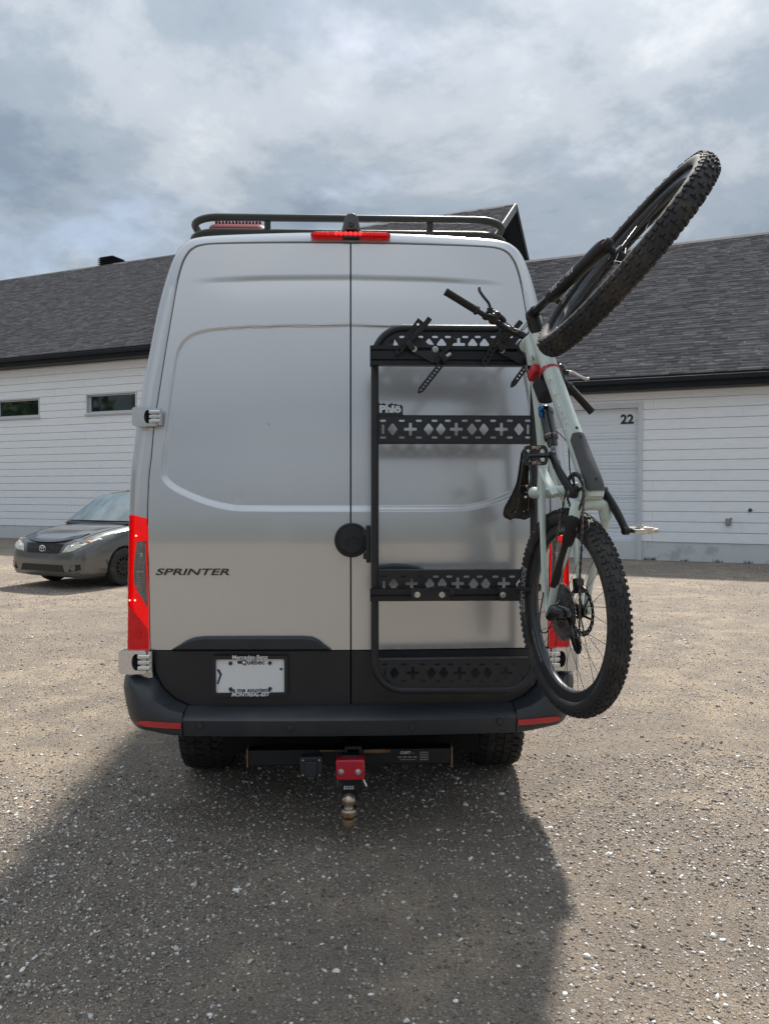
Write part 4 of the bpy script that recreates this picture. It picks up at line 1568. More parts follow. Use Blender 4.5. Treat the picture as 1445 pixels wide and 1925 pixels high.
# ================================================================== ROOF RACK
rack = thing('roof_rack', 'dark tubular rack on the van roof with a red light bar', 'roof rack', mat=VANM)
yr = .62
def RZ(py): return V(660, py, -yr).z
xL, xR = V(364, 410, -yr).x - .022, V(944, 415, -yr).x + .022
zu, zl_ = V(640, 411, -yr).z, V(500, 437.5, -yr).z
for zz, nm, gx in ((zu, 'rail', 0), (zl_, 'rail', .006)):
    pts = fillet([(xL - gx, yr, zz), (xR + gx, yr, zz), (xR + gx, yr + 3.2, zz), (xL - gx, yr + 3.2, zz)], .16, 10, True)
    MB().tube(pts, .0195, 12, closed=True).build(nm, OLIVEBLACK, rack, angle=60)
for px in (503, 808):
    x = V(px, 425, -yr).x
    mb = MB()
    h = zu - zl_
    pl = []
    for t in np.linspace(0, 1, 9):
        pl.append((x - .016 - .016 * (abs(2 * t - 1)) ** 4, yr - .006, zl_ + h * t))
    for t in np.linspace(1, 0, 9):
        pl.append((x + .016 + .016 * (abs(2 * t - 1)) ** 4, yr - .006, zl_ + h * t))
    mb.prism(pl, (0, .012, 0)); mb.build('post', OLIVEBLACK, rack, bevel=.003)
for yq in (1.4, 2.4, 3.4):
    for xq in (xL, xR):
        MB().box((xq, yq, (zu + zl_) / 2), (.012, .05, zu - zl_)).build('post', OLIVEBLACK, rack, bevel=.003)
for k in range(5):
    MB().box(((xL + xR) / 2, yr + .35 + k * .65, zl_ - .005), (xR - xL, .05, .025)).build('crossbar', ANOD, rack, bevel=.003)
for xq in (xL + .1, xR - .1):
    for yq in (.9, 2.2, 3.4):
        MB().box((xq, yq, zl_ - .08), (.05, .06, .15)).build('foot', OLIVEBLACK, rack, bevel=.004)
# red light bar
ld = yr + .16
a, b_ = V(393, 416, -ld), V(497, 433, -ld)
lb = MB()
rows = []
for k in range(25):
    u = k / 24
    x = lerp(a.x, b_.x, u); e = min(u, 1 - u)
    hh = (a.z - b_.z) * (1 - .35 * max(0, 1 - e / .12) ** 2)
    rows.append([(x, ld + .12, b_.z), (x, ld + .11, b_.z + hh * .8), (x, ld + .06, b_.z + hh), (x, ld + .02, b_.z + hh * .85), (x, ld, b_.z + hh * .2), (x, ld + .01, b_.z)])
lb.grid(rows); lb.add(rows[0], [tuple(range(6))]); lb.add(rows[-1], [tuple(range(5, -1, -1))])
lbo = lb.build('light_bar', REDBAR, rack, angle=50)
mb = MB()
zz = a.z + .006
for k in range(14):
    if k in (3, 4): pass
    x = lerp(a.x + .03, b_.x - .03, k / 13)
    mb.box((x, ld + .06, zz + (.004 if k % 3 else .007)), (.012, .03, .016 if k % 3 else .022))
mb.build('cooling_fins', REDBAR, lbo, bevel=.002)

# ================================================================== BIKE CARRIER ON THE RIGHT DOOR
car_ = thing('bike_carrier', 'black tube and perforated plate bike carrier on the right rear door', 'bike carrier', mat=VANM)


def slot(px, py, w_, h, d):
    a = V(px, py, d); k = V(px + 1, py, d).x - a.x
    w2, h2 = w_ * k / 2, h * k / 2
    r_ = min(w2, h2)
    return [(a.x + x, a.z + y) for x, y in rrect(w2 * 2, h2 * 2, r_ * .96, 4)]


def diamond(px, py, w_, h, d, cut=None):
    a = V(px, py, d); k = V(px + 1, py, d).x - a.x
    P = [Vector((0, h / 2 * k, 0)), Vector((w_ / 2 * k, 0, 0)), Vector((0, -h / 2 * k, 0)), Vector((-w_ / 2 * k, 0, 0))]
    return [(a.x + p.x, a.z + p.y) for p in fillet(P, .006, 3, True)]


def plus(px, py, s, t_, d):
    a = V(px, py, d); k = V(px + 1, py, d).x - a.x
    s, t_ = s * k / 2, t_ * k / 2
    P = [(t_, s), (t_, t_), (s, t_), (s, -t_), (t_, -t_), (t_, -s), (-t_, -s), (-t_, -t_), (-s, -t_), (-s, t_), (-t_, t_), (-t_, s)]
    return [(a.x + p.x, a.z + p.y) for p in fillet([Vector((*p, 0)) for p in P], .0035, 2, True)]


def outline(px, d):
    return [(p.x, p.z) for p in (V(x, y, d) for x, y in px)]


def plate_part(name, out, holes, d, t_=.004, mat=POWDER, bevel=.0, parent=None):
    v, f = holed(out, holes, t_)
    return MB().add([(x, -d - z, y) for x, y, z in v], f).build(name, mat, parent or car_, bevel=bevel, fix=False, smooth=False)


DT = .165
pts = [V(704.5, 1298, DT), V(1003, 1296, DT), V(1003, 619, DT), V(704.5, 617, DT)]
pts = fillet(pts, .125, 12, True)
MB().tube(pts, .0165, 14, closed=True).build('frame_tube', POWDER, car_, angle=60)
dp = DT + .004
xs_slot = [719.7, 755, 787, 816.5, 841.4, 873, 898, 926.4, 957.7, 992]
mid_h = [slot(x, 791, 11, 4.2, dp) for x in xs_slot] + [slot(x, 822.5, 11, 4.2, dp) for x in xs_slot]
mid_h += [diamond(x, 807, 19, 25, dp) for x in (737.6, 805.4, 828.3, 886.7, 909, 975)] + [plus(x, 807, 24, 5.5, dp) for x in (771.2, 857.2, 942)] + [slot(x, 807, 4.6, 18, dp) for x in (719.7, 992)]
pl = plate_part('perforated_plate', outline([(706, 781), (1003, 783), (1003, 833), (712, 835), (706, 832)], dp), mid_h, dp)
a, b_ = V(706, 781, dp), V(1003, 783, dp)
MB().box(((a.x + b_.x) / 2, -dp + .018, a.z), (b_.x - a.x, .040, .004)).build('top_flange', POWDER, pl)
a, b_ = V(708, 834.5, dp), V(1003, 833.5, dp)
MB().box(((a.x + b_.x) / 2, -dp + .018, b_.z), (b_.x - a.x, .040, .004)).build('bottom_flange', POWDER, pl)
xs2 = [721.5, 757.4, 789.5, 819, 844, 876, 901, 930.5, 961.7]
low_h = [slot(x, 1084, 11, 4.2, dp) for x in xs2] + [diamond(x, 1098, 19, 25, dp) for x in (739.7, 807.5, 830.8, 889.8, 912.5, 978)] + [plus(x, 1097, 23, 5.5, dp) for x in (773.5, 860, 946.5)] + [slot(721.5, 1099, 4.6, 15, dp)]
pl = plate_part('perforated_plate', outline([(708, 1073), (1002, 1073), (1002, 1120), (712, 1120), (708, 1118)], dp), low_h, dp)
a, b_ = V(708, 1073, dp), V(1002, 1073, dp)
MB().box(((a.x + b_.x) / 2, -dp + .018, a.z), (b_.x - a.x, .040, .004)).build('top_flange', POWDER, pl)
xs3 = [723, 759, 793.7, 822, 847, 879.5, 905, 934, 966]
bot_h = [slot(x, 1249, 10.5, 4.2, dp) for x in xs3] + [slot(x, 1280, 10.5, 4.2, dp) for x in xs3[1:]]
bot_h += [diamond(x, 1265, 19, 25, dp) for x in (741, 810.3, 833.5, 893, 916, 983)] + [plus(x, 1265, 23, 5.5, dp) for x in (775.7, 863.4, 949.8)] + [slot(723, 1266, 4.4, 16, dp)]
pl = plate_part('perforated_plate', outline([(709, 1242), (1003, 1238), (1003, 1288), (982, 1288), (980, 1291), (898, 1293), (892, 1300), (836, 1301), (830, 1294), (745, 1293), (722, 1272), (709, 1262)], dp), bot_h, dp)
a, b_ = V(709, 1241.5, dp), V(1003, 1238, dp)
MB().bar((a.x, -dp + .018, a.z), (b_.x, -dp + .018, b_.z), .040, .004).build('top_flange', POWDER, pl)
top_h = [slot(x, 633.5, 11, 4.2, dp) for x in (755.8, 789.6, 817.3, 841.4, 874, 897.6, 927, 958)] + [diamond(x, 647.5, 19, 25, dp) for x in (739, 806, 829.7, 888, 910, 977)] + [plus(x, 647.5, 24, 5.5, dp) for x in (772, 861.6, 944)]
pl = plate_part('perforated_plate', outline([(712, 668), (716, 640), (738, 622), (825, 622), (829, 614), (848, 614), (852, 616), (872, 616), (876, 614), (888, 614), (893, 623), (975, 626), (996, 640), (998, 668)], dp), top_h, dp)

# slotted extrusions
def extrusion(px0, px1, py0, py1, d, slots, dep=.042):
    a, b_ = V(px0, py0, d), V(px1, py1, d)
    h = a.z - b_.z
    P = [(-d, a.z)]
    n = slots
    for k in range(n):
        zc = a.z - h * (k + .5) / n
        g2, gi = .0045, .012
        P += [(-d, zc + g2), (-d + .005, zc + g2), (-d + .005, zc + gi), (-d + .013, zc + gi * .5), (-d + .013, zc - gi * .5), (-d + .005, zc - gi), (-d + .005, zc - g2), (-d, zc - g2)]
    P += [(-d, b_.z), (-d + dep, b_.z), (-d + dep, a.z)]
    return MB().prism([(a.x, y, z) for y, z in P], (b_.x - a.x, 0, 0)).build('extrusion', ANOD, car_, smooth=False)


DE = .222
extrusion(697, 992, 649, 687.5, DE, 2)
extrusion(695.5, 1000, 1108, 1129, DE, 1)
for px in (701, 988):
    for py in (652, 684):
        pass
for px in (697, 990.5):
    a, b_ = V(px, 649, DE), V(px, 687.5, DE)
    MB().box((a.x - .0015 if px < 800 else a.x + .003, -DE + .021, (a.z + b_.z) / 2), (.004, .042, a.z - b_.z)).build('end_cap', POWDER, car_, smooth=False)
# name tab with see-through style lettering, hills along its top edge
mt = [(708, 781), (708, 759), (712, 757), (716, 760), (721, 757.5), (727, 762), (731, 760), (736, 757.5), (740, 760.5), (743, 759), (748, 761.5), (754, 761), (757, 765), (757, 781)]
tab = plate_part('name_tab', outline(mt, dp + .002), [], dp + .002, .004)
tv, tf = text('Phlö', .028, .0012, .0017, 1.18)
p = V(733, 769.5, dp + .006)
wid = tv[:, 0].max() - tv[:, 0].min()
k = (V(754, 770, dp).x - V(713, 770, dp).x) / wid
MB().add(stand(tv, p.x, -dp - .0045, p.z, k, k * .9), tf).build('lettering', HINGE, tab, smooth=False, fix=False)

# latch bracket beside the round lock
a = V(694, 1022, .10)
mb = MB(); mb.box((a.x - .004, -.10, a.z), (.02, .09, .16)); mb.box((a.x - .012, -.13, a.z + .05), (.03, .02, .03)); mb.box((a.x - .012, -.13, a.z - .05), (.03, .02, .03))
mb.build('latch_bracket', POWDER, car_, bevel=.004)
for px, py in ((735, 640), (980, 645), (735, 1280), (980, 1280)):
    a = V(px, py, DT)
    MB().cyl((a.x, -DT, a.z), (a.x, .03, a.z), .014, 12).build('standoff', POWDER, car_)


def bolt(px, py, d, parent, r_=.0095):
    p = V(px, py, d)
    return MB().lathe([(r_ * 1.35, .0), (r_ * 1.35, -.002), (r_, -.0022), (r_, -.008), (r_ * .82, -.0095), (r_ * .5, -.0095), (r_ * .42, -.004), (0, -.004)], (p.x, -d, p.z), (0, 1, 0), 20).build('bolt', STEEL, parent)


def zpx(pts, s=3.6125, ox=640, oy=370):
    return [(ox + x / s, oy + y / s) for x, y in pts]


br1 = [(470, 1020), (480, 995), (520, 950), (548, 962), (598, 1004), (640, 1008), (664, 1030), (668, 1052), (692, 1075), (626, 1132), (536, 1080), (500, 1068), (476, 1048)]
DB = DE + .008
hole = slot(797.5, 656.3, 26, 6, DB)
for dx_ in (0, 165.2):
    out = [(640 + x / 3.6125 + dx_, 370 + y / 3.6125 + (2.6 if dx_ else 0)) for x, y in br1]
    h = slot(797.5 + dx_, 656.3 + (2.6 if dx_ else 0), 26, 6, DB)
    c_ = plate_part('cradle_bracket', outline(out, DB), [h], DB, .010, POWDER, .002)
    bolt(777.4 + dx_, 655.9 + (3 if dx_ else 0), DB + .005, c_)
    bolt(817.8 + dx_, 656.7 + (3 if dx_ else 0), DB + .005, c_)
for x0, x1, bs in ((772, 845, (784, 830.5)), (937, 975, (945,))):
    c_ = plate_part('cradle_bracket', outline([(x0, 1106), (x1, 1106), (x1, 1129.5), (x0, 1129.5)], DB), [], DB, .010, POWDER, .002)
    for b0 in bs: bolt(b0, 1118, DB + .005, c_)


def strap(p, q, wpx, d0, d1, holes=7, h0=.25, h1=.95, taper=True, th=.005, mat=RUBBER, parent=None, name='strap'):
    """perforated rubber strap between two measured points"""
    a, b_ = V(*p, d0), V(*q, d1)
    L = (b_ - a).length
    w2 = wpx * .0023 / 2
    out = [(0, -w2), (L - w2 * 1.5, -w2), (L, -w2 * .35), (L, w2 * .35), (L - w2 * 1.5, w2), (0, w2)] if taper else [(0, -w2), (L, -w2), (L, w2), (0, w2)]
    hs = []
    for k in range(holes):
        cx = L * lerp(h0, h1 - .12, k / max(1, holes - 1))
        hs.append([(cx + w2 * .42 * math.cos(t), w2 * .40 * math.sin(t)) for t in np.linspace(0, 2 * math.pi, 9)[:-1]])
    v, f = holed(out, hs, th)
    x = (b_ - a).normalized(); n = Vector((0, -1, 0)); n = (n - x * n.dot(x)).normalized(); y = n.cross(x)
    mb = MB().add([a + x * p_[0] + y * p_[1] + n * p_[2] for p_ in v], f)
    return mb.build(name, mat, parent or car_, bevel=.0, fix=False, smooth=False)


DS = DB + .014
strap((791, 602), (744, 666), 13, DS + .03, DS, 7, .12, .98)
strap((854, 636), (818, 682), 9, DS + .03, DS, 0, taper=False, th=.012)
strap((828, 686), (786, 739), 11, DS + .01, DS + .02, 9, .08, 1.0)
strap((950, 614), (906, 689), 13, DS + .03, DS, 8, .12, .98)
strap((992, 684), (960, 728), 10, DS + .012, DS + .02, 5, .12, .75)
for p, q in (((808, 598), (768, 645)), ((979, 604), (940, 645))):
    a, b_ = V(*p, DS + .04), V(*q, DS + .01)
    MB().tube(catmull([a, a.lerp(b_, .5) + Vector((.004, -.01, 0)), b_], 8), (.011, .005), 8).build('strap', RUBBER, car_)
for px, py in ((771, 650), (833, 672), (940, 652), (993, 676)):
    a = V(px, py, DS + .012)
    MB().box((a.x, a.y, a.z), (.040, .03, .024), Matrix.Rotation(R(52), 3, 'Y')).build('buckle', RUBBER, car_, bevel=.004)
a = V(841, 668, DS + .01)
MB().cyl((a.x - .012, a.y, a.z - .008), (a.x + .012, a.y - .004, a.z + .008), .008, 12).build('buckle_pin', STEEL, car_)
# loose lashing strap lying along the lower bar
lp = [V(798, 1110, DB + .02), V(812, 1105.5, DB + .03), V(832, 1104, DB + .03), V(846, 1109, DB + .02), V(850, 1117, DB + .015), V(846, 1121, DB + .01)]
MB().tube(catmull(lp, 22), (.0065, .003), 8).build('strap', RUBBER, car_)
a = V(849, 1115, DB + .02)
MB().ball((a.x, a.y, a.z), (.013, .009, .015), 12, 8).build('strap_end', RUBBER, car_)

# ================================================================== BICYCLE
BF, BU, BR = Vector((0.04346, -0.24263, 0.96914)), Vector((-0.23756, 0.93973, 0.24592)), Vector((-0.97040, -0.24092, -0.01680))
BP = Vector((0.66182, 2.74970, 1.16177))
BM = Matrix(((BF.x, BU.x, BR.x, BP.x), (BF.y, BU.y, BR.y, BP.y), (BF.z, BU.z, BR.z, BP.z), (0, 0, 0, 1)))
bike = thing('mountain_bike', 'pale green full suspension mountain bike hanging upright by its frame on the carrier', 'bicycle', mat=BM)
X3 = Vector
SW, FWD, LAT = X3((.4153, -.9097, 0)), X3((.7001, .3196, -.6385)), X3((.5809, .2652, .7696))
BB = X3((.4515, -.03, 0)); HTT = X3((.899, .57, 0)); HTB = X3((.9468, .4654, 0))
FAX = X3((1.2056, -.02, -.0281)); CLAMP = X3((.916, .6162, -.0287)); GR = X3((1.087, .7157, .3025)); GL = X3((.6448, .5138, -.2833))

mb = MB()
mb.tube([HTT + X3((-.008, .018, 0)), HTT, HTT.lerp(HTB, .5), HTB, HTB + SW * .004], [.026, .028, .027, .031, .031], 16)
dtp = catmull([(.940, .478, 0), (.905, .430, 0), (.845, .370, 0), (.765, .276, 0), (.695, .196, 0), (.630, .120, 0), (.570, .055, 0), (.520, -.004, 0), (.478, -.047, 0), (.440, -.068, 0)], 40)
dtr = list(np.interp(np.linspace(0, 1, 40), [0, .1, .2, .5, .7, .85, .95, 1], [.034, .035, .032, .031, .034, .038, .040, .036]))
mb.tube(dtp, [(r_, r_ * .98) for r_ in dtr], 18)
ttp = catmull([(.905, .535, 0), (.87, .515, 0), (.80, .478, 0), (.69, .418, 0), (.56, .358, 0), (.46, .325, 0), (.375, .318, 0)], 30)
ttr = list(np.interp(np.linspace(0, 1, 30), [0, .12, .4, .8, 1], [.036, .031, .025, .021, .020]))
mb.tube(ttp, [(r_ * .85, r_) for r_ in ttr], 16)
# gusset web between head tube, top tube and down tube
mb.tube(catmull([(.925, .50, 0), (.875, .455, 0), (.82, .425, 0)], 8), [(.045, .024), (.045, .022), (.012, .012)], 12)
mb.tube(catmull([BB, (.425, .10, 0), (.385, .22, 0), (.352, .335, 0), (.342, .385, 0)], 20), [.027] * 6 + [.021] * 14, 14)
mb.cyl((.4515, -.03, -.046), (.4515, -.03, .040), .030, 20)
# small bosses
mb.cyl((.45, -.062, -.03), (.45, -.062, .045), .018, 12)
frame = mb.build('frame', MINT, bike, angle=60)
# seat stays, rocker and chain stays
for s in (1, -1):
    mb = MB()
    mb.tube(catmull([(.455, .262, .028 * s), (.40, .236, .036 * s), (.255, .150, .060 * s), (.11, .085, .069 * s), (.02, .040, .072 * s), (-.005, .012, .072 * s)], 26), [(.013, .0085)] * 10 + [(.011, .0085)] * 16, 10)
    mb.lathe([(0, -.006), (.020, -.006), (.021, 0), (.020, .006), (0, .006)], (0, .006, .072 * s), (0, 0, 1), 16)
    mb.build('seat_stay', MINT, bike, angle=60)
    mb = MB()
    mb.tube(catmull([(.462, .262, .030 * s), (.43, .205, .032 * s), (.40, .125, .032 * s)], 10), [(.018, .008)] * 10, 10)
    mb.build('rocker', MINT, bike, angle=60)
    MB().cyl((.452, .258, .022 * s), (.452, .258, .040 * s), .009, 12).build('pivot', BIKEBLACK, bike)
    mb = MB()
    mb.tube(catmull([(.435, -.040, .022 * s), (.405, -.056, .050 * s), (.352, -.064, .060 * s), (.232, -.036, .062 * s), (.09, .0, .068 * s), (.0, .002, .072 * s)], 26), [(.020, .011)] * 12 + [(.015, .009)] * 14, 10)
    cs_ = mb.build('chain_stay', MINT, bike, angle=60)
    if s > 0:
        mb = MB().tube(catmull([(.375, -.060, .060), (.352, -.064, .0605), (.232, -.034, .0625), (.10, .0, .0685)], 18), [(.024, .0135)] * 10 + [(.019, .011)] * 8, 10)
        mb.build('stay_guard', RUBBER, cs_, angle=60)
MB().tube(catmull([(.405, -.050, .045), (.415, -.058, .015), (.415, -.060, -.02), (.405, -.058, -.05), (.365, -.066, -.062)], 18), [(.022, .020)] * 18, 12).build('yoke', MINT, bike, angle=60)
# down tube guard: a shell over the lower underside
rows = []
idx = [i for i, p in enumerate(dtp) if .452 < p.x < .612]
for q, i in enumerate(idx):
    t = (dtp[min(i + 1, 39)] - dtp[i - 1]).normalized()
    n = X3((-t.y, t.x, 0))
    if n.y > 0: n = -n
    rr = dtr[i] + .004
    e = min(q, len(idx) - 1 - q)
    span = 62 if e > 0 else 40
    rows.append([dtp[i] + n * (rr * math.cos(R(a))) + X3((0, 0, 1)) * (rr * .98 * math.sin(R(a))) for a in np.linspace(-span, span, 15)])
gdo = MB().grid(rows).build('down_tube_guard', M('grey_rubber_guard', (.055, .055, .058), .62, var=.1, vscale=20), bike, angle=60)
for q in (1, len(idx) - 3):
    i = idx[q]; n = X3((.77, -.64, 0))
    p = dtp[i] + n * (dtr[i] + .003)
    MB().lathe([(.006, 0), (.006, .003), (.002, .003), (0, .001)], p, n, 10).build('guard_screw', BIKEBLACK, gdo)
p = dtp[22] + X3((.77, -.64, 0)) * (dtr[22] - .001)
MB().lathe([(.006, 0), (.005, .002), (0, .002)], p, (.77, -.64, 0), 10).build('port_plug', BIKEBLACK, frame)
# worn wordmark along the down tube: strokes only, as unreadable as in the photograph
mb = MB()
def on_tube(u, v, lift=.0012):
    f_ = u * 39; i = min(int(f_), 38)
    p = dtp[i].lerp(dtp[i + 1], f_ - i); t = (dtp[i + 1] - dtp[i]).normalized()
    n = X3((t.y, -t.x, 0))
    if n.y > 0: n = -n
    a = R(58) + v
    r_ = lerp(dtr[i], dtr[i + 1], f_ - i) + lift
    return p + n * (r_ * math.cos(a)) + X3((0, 0, 1)) * (r_ * .98 * math.sin(a))
def stroke(pts, wd=.0022):
    mb.tube([on_tube(u, v) for u, v in pts], (wd * 1.25, .0008), 5)
u0 = .24
for k, g_ in enumerate('AMTIOC'):
    uu = u0 + k * .058
    q = {'A': [[(0, -.3), (.030, 0), (0, .3)]], 'M': [[(0, -.3), (.03, -.3), (.012, 0), (.03, .3), (0, .3)]], 'T': [[(.028, -.3), (.028, .3)], [(.028, 0), (0, 0)]], 'I': [[(0, 0), (.03, 0)]],
         'O': [[(.015 + .015 * math.cos(t), .32 * math.sin(t)) for t in np.linspace(0, 6.28, 14)]], 'C': [[(.015 + .015 * math.cos(t), .32 * math.sin(t)) for t in np.linspace(.9, 5.4, 11)]]}[g_]
    for s_ in q: stroke([(uu + a, b_) for a, b_ in s_])
mb.build('frame_print', MINTINK, frame, angle=80)

# shock
ax = (X3((.494, .218, 0)) - X3((.659, .343, 0))).normalized()
S0 = X3((.672, .352, 0))
mb = MB()
mb.lathe([(.0, -.012), (.018, -.012), (.026, -.004), (.028, .008), (.028, .022), (.024, .025), (.0245, .10), (.026, .104), (.026, .125), (.020, .128), (.019, .15), (.014, .152)], S0, ax, 20)
shk = mb.build('rear_shock', BIKEGLOSS, bike, angle=40)
MB().lathe([(.010, .15), (.010, .215), (.016, .216), (.016, .24), (0, .242)], S0, ax, 16).build('shock_shaft', COG, shk)
MB().lathe([(.0262, .106), (.0268, .109), (.0262, .112)], S0, ax, 20).build('shock_band', BRONZE, shk)
mb = MB(); mb.cyl(S0 + X3((.004, -.012, .018)), S0 + X3((.010, -.022, .034)), .009, 14); mb.box(S0 + X3((-.012, -.026, .028)), (.022, .009, .008), Matrix.Rotation(.6, 3, 'Z'))
mb.build('lever_knob', BLUE, shk, bevel=.001)

# seat post and saddle
MB().cyl((.343, .375, 0), (.326, .452, 0), .0155, 18).build('seat_post', BIKEGLOSS, bike)
MB().lathe([(.0215, 0), (.023, .002), (.023, .012), (.0215, .014)], (.3445, .372, 0), (-.25, .97, 0), 18).build('seat_collar', MINT, bike)
sad = MB()
rows = []
for k in range(22):
    u = k / 21
    f_ = lerp(.486, .192, u)
    wd = float(np.interp(u, [0, .04, .25, .45, .62, .78, .9, .97, 1], [.004, .017, .021, .026, .044, .066, .070, .058, .030]))
    up = .500 + .012 * u ** 2 + (.004 if u > .8 else 0)
    rw = []
    for t in np.linspace(-1, 1, 13):
        rw.append((f_, up + .022 * (1 - abs(t) ** 2.6) - .010 * abs(t) ** 3, wd * t))
    for t in np.linspace(1, -1, 9)[1:-1]:
        rw.append((f_, up + .002 + .012 * (1 - abs(t) ** 2) - .006 * abs(t) ** 3, wd * .92 * t))
    rows.append(rw)
sad.grid(rows, True); sad.add(rows[0], [tuple(range(len(rows[0])))]); sad.add(rows[-1], [tuple(range(len(rows[0]) - 1, -1, -1))])
sado = sad.build('saddle', BIKEBLACK, bike, angle=60)
for s in (1, -1):
    MB().tube(catmull([(.462, .503, .008 * s), (.44, .486, .012 * s), (.385, .470, .022 * s), (.27, .470, .022 * s), (.235, .490, .030 * s), (.222, .503, .034 * s)], 18), .0035, 8).build('rail', BIKEGLOSS, sado)
mb = MB(); mb.box((.328, .466, 0), (.05, .016, .056)); mb.box((.328, .478, 0), (.034, .010, .05))
clp = mb.build('saddle_clamp', BIKEBLACK, sado, bevel=.003)
mb = MB()
for f_ in (.306, .352): mb.cyl((f_, .455, 0), (f_, .452, 0), .0055, 10)
for q in ((.232, .498, .020), (.232, .498, -.020)): mb.ball(q, .0035, 8, 6)
mb.build('clamp_bolts', STEEL, sado)

# cranks, chainring, pedals
def crank(s, sgn):
    d = X3((.0972, .1394, 0)).normalized() * sgn
    c0 = X3((.4515, -.03, .058 * s)); c1 = c0 + d * .170 + X3((0, 0, .018 * s))
    mb = MB()
    n = X3((-d.y, d.x, 0))
    rows = []
    for k in range(12):
        u = k / 11
        p = c0.lerp(c1, u) + X3((0, 0, .006 * s * math.sin(u * math.pi)))
        wd = lerp(.0205, .0155, u) ; th = lerp(.0125, .0095, u)
        rows.append([p + n * (wd * math.cos(a)) * (1 if True else 0) + X3((0, 0, th * s * math.sin(a))) for a in np.linspace(0, 2 * math.pi, 13)[:-1]])
    mb.grid(rows, True)
    for p in (c0, c1):
        r_ = .020 if p is c0 else .0145
        mb.lathe([(0, -.010), (r_ * .9, -.010), (r_, -.007), (r_, .007), (r_ * .9, .010), (0, .010)], p, (0, 0, 1), 18)
    o = mb.build('crank', BIKEBLACK, bike, angle=50)
    MB().lathe([(.009, 0), (.009, .003 * s), (.004, .0035 * s), (0, .001 * s)], c0 + X3((0, 0, .0105 * s)), (0, 0, 1), 12).build('crank_bolt', COG, o)
    if s > 0:
        q0 = c0.lerp(c1, .32) + X3((0, 0, .0145)); q1 = c0.lerp(c1, .44) + X3((0, 0, .0150))
        MB().bar(q0, q1, .004, .0014, (0, 0, 1)).build('crank_print', GREYINK, o)
    return c1


def pedal(c, s, A, N, mat, mat2):
    Rv = X3((0, 0, 1)) * s
    cen = c + Rv * .062
    out = rrect(.088, .070, .016, 4)
    out = [(x, y) if abs(x) < .04 or abs(y) < .02 else (x * .96, y) for x, y in out]
    v, f = holed(out, [rrect(.022, .040, .006) if False else [(x - .026, y) for x, y in rrect(.022, .044, .007, 3)], [(x + .026, y) for x, y in rrect(.022, .044, .007, 3)]], .013)
    T = lambda p: cen + Rv * p[0] + A * p[1] + N * p[2]
    o = MB().add([T(p) for p in v], f).build('pedal', mat, bike, bevel=.0015, fix=False, angle=40)
    mb = MB()
    for sg in (1, -1):
        mb.bar(T((-.010, .027 * sg, .010)), T((.020, .027 * sg, .010)), .010, .004, N)
        mb.bar(T((-.012, .012 * sg, -.010)), T((.018, .012 * sg, -.010)), .010, .004, N)
    mb.tube([T(p) for p in ((-.016, .030, .010), (0, .020, .013), (.016, .030, .010))], .0022, 6)
    mb.tube([T(p) for p in ((-.016, -.030, .010), (0, -.018, .013), (.016, -.030, .010))], .0022, 6)
    mb.build('cleat_clip', mat2, o)
    MB().cyl(c - Rv * .004, cen + Rv * .03, .0075, 14, .0105).build('axle', BIKEGLOSS, o)


c_r = crank(1, 1); c_l = crank(-1, -1)
pedal(c_r, 1, X3((.96, .28, 0)).normalized(), X3((.28, -.96, 0)).normalized(), BIKEGLOSS, BRONZE)
pedal(c_l, -1, X3((-.16, .987, 0)).normalized(), X3((.987, .16, 0)).normalized(), SILVERMETAL, STEEL)


def gear(mb, teeth, z, th, c=(0, 0), hub=None):
    r_ = teeth * .0127 / (2 * math.pi)
    P = []
    for k in range(teeth):
        for fr, dr in ((0, -.003), (.3, -.001), (.42, .0032), (.58, .0032), (.7, -.001)):
            a = 2 * math.pi * (k + fr) / teeth
            P.append(((r_ + dr) * math.cos(a) + c[0], (r_ + dr) * math.sin(a) + c[1]))
    inner = [(hub * math.cos(t) + c[0], hub * math.sin(t) + c[1]) for t in np.linspace(0, 2 * math.pi, 33)[:-1]]
    v, f = holed(P, [inner], th)
    mb.add([(x, y, z + w_) for x, y, w_ in v], f)
    return mb


mb = gear(MB(), 32, .047, .003, (BB.x, BB.y), .052)
ring = mb.build('chainring', BIKEBLACK, bike, fix=False, smooth=False)
mb = MB()
for k in range(4):
    a = 2 * math.pi * k / 4 + .5
    mb.bar(BB + X3((.015 * math.cos(a), .015 * math.sin(a), .047)), BB + X3((.056 * math.cos(a), .056 * math.sin(a), .047)), .010, .006, (0, 0, 1))
mb.cyl(BB + X3((0, 0, .040)), BB + X3((0, 0, .055)), .022, 18)
mb.build('spider', BIKEGLOSS, ring, bevel=.001)

# ---- wheels
def bend_text(s, size, radius, a0, z, bold=.0, depth=.0008, sxx=1.0, flip=1, tilt=0.0, inv=False):
    """lettering wrapped round a wheel face; flip=-1 for the far side"""
    tv, tf = text(s, size, depth, bold, sxx)
    out = []
    for x, y, q in tv:
        if inv: x, y = -x, -y
        a = a0 - flip * x / radius
        r_ = radius + y
        zz_ = z if z < .03 else .0368 * math.sqrt(max(0, 1 - ((r_ - .3365) / .0315) ** 2)) + .0008
        out.append((r_ * math.cos(a), r_ * math.sin(a), zz_ + q))
    return out, tf


